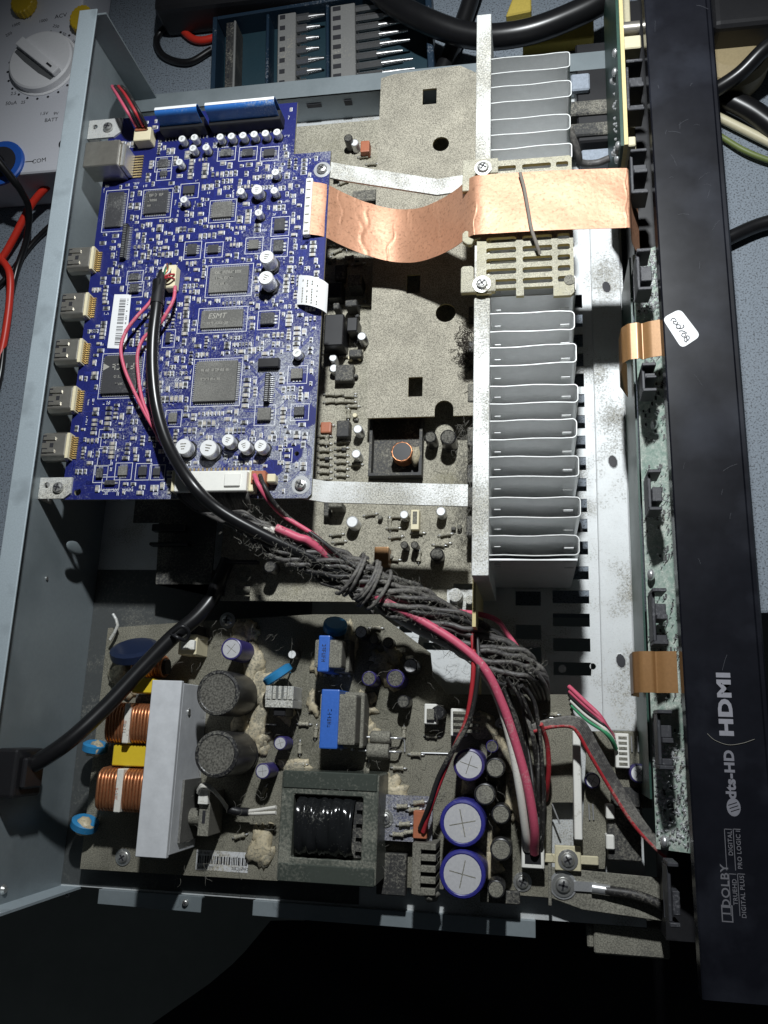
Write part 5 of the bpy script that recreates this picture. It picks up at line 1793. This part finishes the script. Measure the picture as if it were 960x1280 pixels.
# cream carrier between the board and the panel
xa = dbx+1.9
b = MB().box(xa, ya+2, 40, XA-.2, 489, 44)
for (py0, py1, zt) in ((170, 182, 74), (44, 60, 78), (140, 150, 60)):
    yy0 = at(790, py1, zt)[1]; yy1 = at(790, py0, zt)[1]
    b.box(xa, yy0, 44, XA-.2 if py0 < 100 else xa+5, yy1, zt)
cr = tag(b.build('display_carrier', cream_pl, None, bevel=.5), 'cream plastic carrier between the display board and front panel', 'carrier')
b = MB()
yy = at(790, 36, 74)[1]
b.cyl((xa, yy, 74), (XA-.3, yy, 74), 3.4, 14)
b.build('tube_pin', nickel, cr)
# ================================================================== wires
def wt(name, pts, r, m, label, cat='wire', n=7, group=None, sub=8):
    o = MB().tube(pts, r, n, sub=sub).build(name, m)
    return tag(o, label, cat, group)
def pz(*q): return [at(*p) for p in q]
# thick black cable from the board connector into the harness
wt('cable', pz((198, 352, 77), (196, 380, 79), (191, 425, 80), (191, 470, 79.5), (197, 515, 79), (212, 560, 80), (240, 605, 83), (272, 636, 78), (320, 664, 72), (380, 693, 64), (440, 722, 56)), 3.0, rub_black,
   'thick black cable lying across the blue board into the wire harness', 'cable', 12)
sl = MB().tube(pz((204, 340, 75), (201, 352, 76.5), (198, 366, 78), (196, 381, 79)), lambda t: 2.3+1.2*t, 10).build('cable_sleeve', black_pl)
tag(sl, 'black heat-shrink sleeve where the cable fans out to its plug', 'sleeve')
fan = thing('fanned_wires', 'fan of thin coloured wires plugged into the cream connector on blue board', 'wires', at(210, 340, 73))
for i, (m, a, c) in enumerate(((wire_white, 207, 331), (wire_green, 210, 332), (wire_white, 213, 336), (wire_red, 218, 343), (wire_red, 218, 349), (copper_wire, 209, 330), (wire_green, 206, 335))):
    MB().tube(pz((a, c, 73.5), ((a+203)/2+2*(i % 3)-1, (c+348)/2-2, 77), (203, 350, 76)), .55, 6).build('wire', m, fan)
# pink wires on the blue board
wt('wire', pz((198, 358, 74), (188, 377, 74), (170, 397, 75), (157, 415, 75), (151, 436, 75), (156, 462, 74), (168, 490, 73), (183, 520, 73), (197, 543, 74), (208, 562, 77)), .95, wire_pink, 'pink wire bowing out over the barcode label', 'wire', group=None)
wt('wire', pz((219, 358, 74), (217, 374, 75), (208, 392, 75), (197, 408, 74), (180, 422, 74), (172, 442, 74), (173, 470, 73), (178, 500, 73), (190, 530, 73), (203, 556, 76)), .95, wire_pink, 'pink wire passing under the thick black cable')
# wires down the rear panel corner to the small cream plug
for i, (a, m) in enumerate(((-5, wire_pink), (-1, wire_black), (3, wire_red), (7, wire_black))):
    wt('wire', pz((170+i*4.5, 158, 76), (158+i*5, 138, 84), (146+i*5, 118, 82), (140+i*4, 108, 70), (148+i*3, 112, 50)), .9, m,
       'thin '+('pink', 'black', 'red', 'black')[i]+' wire arching up from the cream plug by the network socket', group='wires at the cream plug' if m is wire_black else None)
# red and black pair from the brown plug into the harness
pr0 = at(322, 597, 75)
wt('wire', pz((318, 594, 76), (323, 606, 80), (335, 625, 76), (355, 645, 68), (390, 667, 66), (425, 695, 62), (450, 713, 60)), 1.15, wire_pink, 'pink wire leaving the brown plug at the blue board\'s near edge')
wt('wire', pz((325, 594, 76), (331, 609, 80), (343, 629, 76), (362, 648, 67), (398, 673, 66), (432, 700, 62), (456, 716, 60)), 1.1, wire_black, 'black wire leaving the brown plug at the blue board\'s near edge')
# main harness: separate grey wires from the white connector, gathered and twisted
core = [(300, 650, 66), (350, 680, 62), (400, 701, 57), (450, 725, 53), (500, 748, 49), (550, 774, 44), (600, 806, 39), (640, 832, 38), (658, 850, 34)]
corew = [Vector(at(*q)) for q in core]
har = thing('wire_harness', 'twisted harness of dusty grey wires crossing to the power board', 'wire harness', tuple(corew[4]))
rh = random.Random(12)
NW = 20
cs = spline(corew, 8)
m_ = len(cs)
for i in range(NW):
    x0 = WC[0]+1.5+i*(WC[2]-WC[0]-3)/(NW-1)
    pts = [(x0, WC[1]+2, ZB+6), (x0+.4, WC[1]-1.5, ZB+4), (x0*.72+corew[0].x*.28, WC[1]-7, ZB-4)]
    a0 = 2*math.pi*i/NW
    rad = (2.0, 5.6, 6.2)[i % 3]
    for k in range(0, m_, 2):
        t = k/(m_-1)
        p = cs[k]; d = (cs[min(k+1, m_-1)]-cs[max(k-1, 0)]).normalized()
        sd = d.cross(Vector((0, 0, 1))).normalized(); upv = sd.cross(d)
        a = a0+t*9.5+rh.uniform(-.08, .08)
        rr = rad*(1.0+.25*t+.16*math.sin(k*.5+i*2.1)+.10*math.sin(k*.9+i))*(.5+.5*min(1, t*5+.1))
        pts.append(p+sd*math.cos(a)*rr*1.15+upv*math.sin(a)*rr*.75+Vector((0, 0, 2)))
    # ends bend down into the far corner of the power board
    e = at(655+(i % 5)*6, 838+(i//5)*5, 34); e2 = at(664+(i % 5)*5, 856+(i//5)*4, 22); e3 = at(668+(i % 5)*4, 862+(i//5)*4, 11)
    pts = pts[:-2]+[e, e2, e3]
    MB().tube(pts, 1.3, 6, sub=4).build('wire', wire_grey if i % 7 else wire_black, har)
# wire coils wrapped round the harness
wrap = []
for (f0, turns, rad) in ((.335, 5, 9.2),):
    for k in range(turns*14+1):
        t = k/(turns*14)
        f = f0+.115*t
        q = f*(m_-1); i = min(int(q), m_-2); p = cs[i].lerp(cs[i+1], q-i)
        d = (cs[i+1]-cs[i]).normalized(); sd = d.cross(Vector((0, 0, 1))).normalized(); upv = sd.cross(d)
        a = 2*math.pi*k/14
        rj = rad*(1+.10*math.sin(k*.37)+.06*math.sin(k*1.1))
        wrap.append(p+sd*math.cos(a)*rj*1.15+upv*math.sin(a)*rj*.85+d*(math.sin(a)*2.5+1.4*math.sin(k*.23))+Vector((0, 0, 2.2)))
MB().tube(wrap, .95, 6, sub=1).build('wrap', wire_grey, har)
wrap2 = [w+Vector((1.3, -.6, .3)) for w in wrap[20:-14]]
MB().tube(wrap2, .8, 6, sub=1).build('wrap', wire_grey, har)
# fuzz on the harness
fz = MB()
for i in range(700):
    q = rh.random()*(m_-1); k = min(int(q), m_-2); p = cs[k].lerp(cs[k+1], q-k)
    a = rh.uniform(-.3, math.pi+.3)
    s = p+Vector((math.cos(a)*7, math.cos(a)*5, 5+math.sin(a)*4))
    pts = [s]
    for _ in range(3):
        pts.append(pts[-1]+Vector((rh.uniform(-2.2, 2.2), rh.uniform(-2.2, 2.2), rh.uniform(-.2, 1.2))))
    fz.tube(pts, .07, 3, sub=2)
stuff(fz.build('lint', lint_m, har))
# thick pink, white wires
wt('wire', pz((345, 660, 70), (372, 672, 68), (388, 678, 66), (430, 712, 56), (475, 748, 55), (520, 772, 52), (570, 803, 51), (605, 835, 50), (628, 880, 46), (645, 930, 42), (660, 985, 38), (668, 1035, 32), (668, 1066, 22)), 2.1, wire_pink,
   'thick pink wire running the length of the harness to the power board', n=9)
wt('wire', pz((330, 660, 68), (352, 668, 66), (400, 700, 57), (500, 775, 44), (575, 815, 40), (607, 845, 44), (625, 880, 43), (640, 935, 40), (650, 990, 36), (657, 1040, 28), (660, 1062, 20)), 1.9, wire_white,
   'thick white wire beside the pink wire on the power board', n=9)
wt('wire', pz((566, 764, 42), (600, 768, 44), (622, 776, 43), (634, 792, 38), (650, 815, 36), (670, 850, 26)), 1.3, wire_pink, 'short pink wire looping past the tan strip at the heatsink\'s end')
wt('wire', pz((590, 785, 46), (592, 820, 50), (590, 860, 48), (583, 900, 44), (570, 930, 40), (555, 965, 36), (540, 1005, 32), (529, 1040, 26)), 1.15, wire_red, 'red wire hanging down to the little daughter board plug')
wt('wire', pz((596, 785, 46), (598, 830, 51), (594, 870, 49), (585, 905, 46), (568, 935, 41), (549, 970, 37), (536, 1008, 33), (525, 1036, 26)), 1.15, wire_black, 'black wire hanging down to the little daughter board plug')
for i in range(7):
    wt('wire', pz((622+i*6, 842+i*3, 42+i%3*2), (638+i*5.5+3*math.sin(i*4), 882+4*math.sin(i*2), 40-i%2*6), (651+i*4.6+3*math.sin(i*5), 925, 36-i%3*7), (661+i*3.4+3*math.sin(i*3), 985, 30-i%2*8), (667+i*2.0, 1040, 24-i%3*4), (666+i*1.6, 1075, 17)), .85+.2*(i%2), wire_black,
       'black wire in the bunch dropping into the power board socket', group='black wires into the power socket')
for (dx, m, lbl) in ((0, wire_red, 'dark red wire beside the black bunch on the power board'),):
    wt('wire', pz((676, 905, 38), (684, 930, 30), (686, 960, 24), (684, 985, 18), (682, 1000, 11)), 1.2, m, lbl)
# flat ribbon of grey wires with one red edge, to the front
flat = thing('flat_wire_ribbon', 'flat ribbon of dusty grey wires with one red edge wire', 'ribbon cable', at(720, 930, 30))
for i in range(7):
    k = i*2.3
    m = wire_red if i == 6 else wire_grey
    MB().tube(pz((664+k*.1, 907+k*.55, 34), (690-k*.1, 900+k*.6, 36), (716-k*.35, 897+k*.75, 36), (731-k*.65, 905+k*.75, 35), (748-k*.75, 935+k*.55, 32), (771-k*.75, 975+k*.45, 28), (800-k*.7, 1022+k*.4, 26), (822-k*.4, 1050+k*.5, 26), (836-k*.2, 1063+k*.6, 27)),
              1.15 if i == 6 else 1.0, 6).build('wire', m, flat)
# pink, black and white wires to the white socket
for i, (m, nm) in enumerate(((wire_pink, 'pink wire rising to the white socket of the small board'), (wire_pink, 'pink wire rising to the white socket of the small board'), (wire_black, 'black wire curving to the small board\'s white socket'), (wire_white, 'white wire curving to the small board\'s white socket'), (wire_green, 'green wire at the small board\'s white socket'))):
    o = wt('wire', pz((711+i, 858+i*6, 14), (730+i*1, 876+i*6, 20), (748+i*1.5, 893+i*5, 24), (758+i*1.5, 908+i*4, 22), (766+i, 920+i*4, 17)), 1.1, m, nm, group='pink wires at the white socket' if i < 2 else None)
# white wires to the thermal switch
wtw = thing('thermal_switch_wires', 'pair of white wires with black sleeve by the big transformer', 'wires', at(290, 1000, 20))
for i in (0, 1):
    MB().tube(pz((248, 988+i*3, 33), (253, 981+i*2, 37), (262+i*2, 983+i*3, 35), (274+i*2, 996+i*2, 28), (288, 1012+i*2, 20), (310, 1014+i*3, 19), (345, 1012+i*7-3, 22)), .95, 7).build('wire', wire_white, wtw)
MB().tube(pz((285, 1011, 20.5), (298, 1014.5, 19.5), (311, 1015, 19.5)), 2.1, 8).build('sleeve', black_pl, wtw)
# mains cable over the rear panel with its clamp
wt('mains_cable', pz((10, 966, 62), (42, 955, 62), (85, 927, 58), (130, 886, 50), (175, 838, 42), (215, 797, 36), (245, 772, 32), (265, 748, 28), (272, 730, 24), (285, 700, 22)), 4.0, rub_black, 'thick glossy black mains cable slanting over the yellow capacitors', 'cable', 14)
wt('cable_tie', pz((214, 792, 41), (222, 797, 42), (232, 800, 38), (236, 790, 40), (228, 783, 43), (216, 790, 42)), 1.0, black_pl, 'black cable tie round the mains cable', 'cable tie')
cl = thing('cable_clamp', 'square black cable bushing gripping the mains cable on the rear panel', 'cable clamp', (0, at(20, 965, 62)[1], 50))
y = at(20, 965, 62)[1]
MB().box(-9.35, y-11, 50, 1.5, y+11, 73).build('body', black_pl, cl, bevel=1.5, seg=2)
MB().box(1.55, y-7, 54, 4.5, y+7, 70).build('collar', black_pl, cl, bevel=1)

# ================================================================== bench things
ZN = -12.0
# multimeter
ZM = 22.0
mm = thing('multimeter', 'grey analogue-style multimeter with round range knob behind the rear panel', 'multimeter', (-110, 540, ZN))
p = [at(px, py, ZM) for px, py in ((75, 213), (118, -110), (-150, -50), (-150, 232))]
b = MB().prism([q[:2] for q in (p[3], p[0], p[1], p[2])], ZN+.05, ZM)
b.build('body', meter_m, mm, bevel=2.2, seg=3)
kx, ky, _ = at(50, 74, ZM+5)
b = MB().lathe((kx, ky, ZM+.03), [(24, 0), (24, .5), (23.2, .8), (22.6, .8), (22.2, 4.6), (21.0, 5.4)], 48)
kn = b.build('range_knob', knob_m, mm)
def bar(u0, u1, w0, w1, z0, z1, m, name):
    a = math.radians(-42)
    c, s = math.cos(a), math.sin(a)
    q = [(u0, -w0), (u1, -w1), (u1, w1), (u0, w0)]
    qq = [(kx+x*c-y*s, ky+x*s+y*c) for x, y in q]
    return MB().prism(qq, z0, z1).build(name, m, kn, bevel=.8, seg=2)
bar(-20, 20.5, 3.6, 3.0, ZM+5.45, ZM+9, knob_m, 'grip')
a = math.radians(-42); c, s = math.cos(a), math.sin(a)
gq = [(-19, -7.2), (-8, -8.0), (8, -7.8), (19, -6.2), (19.5, -3.8), (-19, -4.0)]
MB().prism([(kx+x*c-y*s, ky+x*s+y*c) for x, y in gq], ZM+5.43, ZM+5.7).build('recess', meter_g, kn)
bar(11, 16, .7, .7, ZM+9.05, ZM+9.3, ink, 'pointer')
dots = MB()
for i in range(22):
    t = 2*math.pi*i/22+.1
    dots.cyl((kx+26*math.cos(t), ky+26*math.sin(t), ZM+.01), (kx+26*math.cos(t), ky+26*math.sin(t), ZM+.1), .9, 8)
dots.build('dial_dots', ink, mm)
for (s_, px, py, sz, r_) in (('OFF', 34, 22, 4.0, .15), ('ACV', 76, 20, 4.4, .1), ('1000', 54, 26, 3.2, .1), ('250', 70, 33, 3.2, -.3), ('50', 80, 43, 3.2, -.5), ('10', 92, 52, 3.2, -.6), ('1000', 20, 31, 3.2, .3), ('250', 11, 43, 3.2, .5), ('2.5', 17, 117, 3.4, 0), ('50uA', 14, 129, 3.8, 0), ('25', 29, 128, 3.2, 0),
                             ('BATT', 64, 150, 3.8, 0), ('1.5V', 55, 142, 3.2, 0), ('9V', 70, 142, 3.2, 0), ('COM', 49, 201, 4.2, .1)):
    x, y, _ = at(px, py, ZM)
    lettering('dial_print', s_, (x, y, ZM+.05), sz, r_, ink, mm, .06)
x, y, _ = at(37, 202, ZM)
MB().box(x-3, y-.3, ZM+.01, x+3, y+.3, ZM+.1).build('dial_print', ink, mm)
for (px, py, r) in ((101, 22, 7.5), (28, 1, 8)):
    x, y, _ = at(px, py, ZM+5)
    n = 18
    pl = [(x+(r+(.5 if k % 2 else -.3))*math.cos(2*math.pi*k/(2*n)), y+1.25*(r+(.5 if k % 2 else -.3))*math.sin(2*math.pi*k/(2*n))) for k in range(2*n)]
    MB().prism(pl, ZM+.02, ZM+6).build('adjuster', meter_y, mm, bevel=.6)
x, y, _ = at(80, 180, ZM)
MB().prism(circle(x, y, 3.6, 16), ZM+.01, ZM+.3).build('jack_hole', ink, mm)
x, y, _ = at(0, 203, ZM+2)
b = MB().lathe((x, y, ZM+.02), [(16, 0), (16, 1.6), (15, 2.2)], 36)
jk = b.build('jack_ring', meter_b, mm)
MB().cyl((x, y, ZM+2.25), (x, y, ZM+2.8), 11, 28, smooth=False).build('jack_recess', ink, jk)
lj = Vector((x, y, ZM+2.8))
wt('test_lead', [lj, lj+Vector((3, -3, 12)), at(14, 222, 26), at(27, 240, 18), at(36, 262, 8), at(33, 300, -4), at(20, 340, -9), at(8, 400, -9), at(0, 470, -9), at(-20, 540, -9)], lambda t: 3.6-1.5*min(1, t*3), rub_black, 'black test lead leaving the blue-ringed jack of the multimeter', 'test lead', 10)
wt('test_lead', pz((82, 214, 4), (60, 232, 6), (38, 258, 2), (16, 300, -4), (0, 325, -7), (-30, 350, -8)), 2.5, rub_red, 'red test lead slipping under the rear panel flange', 'test lead', 10)
wt('test_lead', pz((-12, 315, -6), (2, 325, -5), (12, 342, -4), (12, 375, -6), (6, 420, -8), (-2, 455, -9), (-14, 500, -9)), 2.4, rub_red, 'red test lead curling on the bench below the multimeter', 'test lead', 10)
wt('cable', pz((70, 275, -8), (40, 305, -9.5), (10, 345, -9), (-10, 365, -9)), 1.8, rub_black, 'thin black lead crossing beside the red test leads', 'cable')
# bit case
ZC = 6.0
x0, y0, _ = at(268, 128, ZC); x1, y1, _ = at(538, 8, ZC)
y1 = at(270, 30, ZC)[1]+4; y0 -= 6
rc = .055
cs_ = thing('bit_case', 'dark blue plastic case holding rows of screwdriver bits beyond the chassis', 'bit case', ((x0+x1)/2, (y0+y1)/2, ZN))
def rp(x, y):
    c, s = math.cos(rc), math.sin(rc); cx, cy = x0, y0
    return (cx+(x-cx)*c-(y-cy)*s, cy+(x-cx)*s+(y-cy)*c)
def rbox(name, a, c, z0, d, e, z1, m, par=cs_, bev=.5):
    return MB().prism([rp(a, c), rp(d, c), rp(d, e), rp(a, e)], z0, z1).build(name, m, par, bevel=bev)
W_ = x1-x0
rbox('case_floor', x0, y0, ZN+.05, x1, y1, ZN+3, dk_blue2)
rbox('case_wall', x0, y0-2, ZN+.05, x1, y0, ZC, dk_blue); rbox('case_wall', x0, y1, ZN+.05, x1, y1+2.5, ZC, dk_blue)
rbox('case_wall', x0-3, y0-2, ZN+.05, x0, y1+2.5, ZC, dk_blue); rbox('case_wall', x1, y0-2, ZN+.05, x1+4, y1+2.5, ZC, dk_blue)
for f in (.24, .53):
    rbox('divider', x0+W_*f, y0, ZN+3, x0+W_*f+2, y1, ZC-2, dk_blue)
def holder(f, w, nrow, m):
    xa = x0+W_*f
    o = rbox('bit_holder', xa, y0+3, ZN+3, xa+w, y1-3, ZC-1, m)
    for k in range(nrow):
        yy = y0+6+k*(y1-y0-12)/(nrow-1)
        MB().prism([rp(xa+1.5, yy-1.6), rp(xa+w*.42, yy-1.6), rp(xa+w*.42, yy+1.6), rp(xa+1.5, yy+1.6)], ZC-.98, ZC-.7).build('socket_hole', ink, o)
    return o
h1 = holder(.045, 7, 7, black_dusty); h2 = holder(.30, 12, 8, grey_pl); h3 = holder(.555, 16, 9, grey_pl)
rbk = random.Random(31)
rbox('retainer', x0+W_*.085, y0+3, ZN+3, x0+W_*.095, y1-3, ZC, grey_pl)
def bit(f, yy, L_, r):
    xa = x0+W_*f
    a, c = rp(xa, yy), rp(xa+L_*.45, yy); d = rp(xa+L_, yy)
    b = MB().cyl((a[0], a[1], ZC-4), (c[0], c[1], ZC-4), r, 6, smooth=False)
    b.cyl((c[0], c[1], ZC-4), (d[0], d[1], ZC-4), r*.75, 8, r*.35)
    o = tag(b.build('screwdriver_bit', bit_m), '', 'bit')
    return o
for k in range(8):
    o = bit(.30+12.2/W_, y0+6+k*(y1-y0-12)/7, rbk.uniform(14, 20), 2.6); o['label'] = 'short steel bit standing in the middle grey holder of the bit case'; o['group'] = 'short bits in the case'
for k in range(9):
    o = bit(.555+16.2/W_, y0+6+k*(y1-y0-12)/8, rbk.uniform(28, 40), 2.3); o['label'] = 'long steel bit lying in the wider grey holder of the bit case'; o['group'] = 'long bits in the case'
# cables over the far bench
wt('test_lead', pz((205, -30, -6), (212, 5, -8), (222, 30, -9), (245, 50, -9), (275, 44, -9), (305, 22, -9), (325, 0, -8), (345, -40, -8)), 2.6, rub_red, 'red test lead looping on the bench above the bit case', 'test lead', 10)
wt('cable', pz((235, 20, -9), (215, 28, -9), (196, 48, -9.5), (205, 70, -9.5), (235, 78, -9.5), (265, 62, -9.5)), 2.4, rub_black, 'black cable curled on the bench beside the bit case', 'cable', 9)
wt('cable', pz((430, -60, 10), (480, -5, 12), (530, 25, 14), (590, 45, 14), (650, 42, 16), (710, 22, 18), (770, -10, 20), (830, -60, 20)), 7.5, rub_black, 'very thick black cable arching behind the heatsink\'s far end', 'cable', 14)
wt('cable', pz((600, -40, 0), (585, 10, -4), (570, 50, -6), (548, 100, -7)), 5.5, rub_black, 'black cable dropping beside the shield plate\'s far end', 'cable', 10)
for (a, c, d, e, nm) in ((652, 22, 742, 58, 'ochre foam pad behind the heatsink\'s far end'), (632, -8, 664, 20, 'ochre foam scrap behind the thick black cable')):
    xa, ya, _ = at(a, e, -2); xb, yb, _ = at(d, c, -2)
    tag(MB().prism([(xa, ya), (xb, ya+2), (xb, yb), (xa+(xb-xa)*.3, yb-8 if a == 652 else yb)], ZN+.05, -2).build('foam_pad', ochre, bevel=.8), nm, 'foam pad')
# dark clutter behind the far chassis side
xa, ya, _ = at(130, 45, -8); xb, yb, _ = at(185, 0, -8)
xa, ya, _ = at(198, 26, 4); xb, yb, _ = at(420, -40, 4)
tag(MB().box(xa, ya, ZN+.05, xb, yb+60, 14).build('tool_pouch', black_pl, bevel=5, seg=3), 'black pouch lying on the bench above the bit case', 'pouch')
b = MB()
xa, ya, _ = at(718, 150, 2); xb, yb, _ = at(765, 60, 2)
# right side of the front panel
wt('cable', pz((985, 40, 20), (955, 62, 18), (925, 92, 12), (895, 112, 6), (880, 118, 2), (860, 122, -4)), 4.4, rub_black, 'black cable arching to the panel beside the tan jar', 'cable', 10)
wt('cable', pz((975, 165, -4), (940, 140, -5), (905, 122, -6), (880, 108, -7)), 6.5, rub_black, 'fat black cable lying behind the front panel\'s far half', 'cable', 10)
wt('cable', pz((985, 190, -8), (945, 170, -8), (905, 150, -8), (885, 140, -8)), 2.6, cream_pl, 'thin cream wire under the fat black cable', 'wire', 8)
wt('cable', pz((990, 272, -6), (950, 281, -7), (915, 296, -7), (890, 310, -8), (860, 320, -8)), 4.2, rub_black, 'black cable reaching the front panel above the handwritten sticker', 'cable', 10)
wt('cable', pz((985, 205, -8), (960, 200, -8), (930, 188, -8), (900, 170, -9)), 1.7, mat('olive_lead', (.14, .18, .05), .5), 'thin olive wire under the black cables', 'wire', 8)
x, y, _ = at(915, 60, 8)
b = MB().lathe((x, y, ZN+.05), [(22, 0), (23, 4), (23, 15), (20, 19), (12, 20)], 30)
tag(b.build('jar', jar_m), 'round tan plastic jar behind the black front panel', 'jar')
x, y, _ = at(945, 25, 0)
tag(MB().box(x-30, y-25, ZN+.05, x+90, y+80, 25).build('black_box', black_pl, bevel=4, seg=3), 'black box at the far end behind the front panel', 'box')
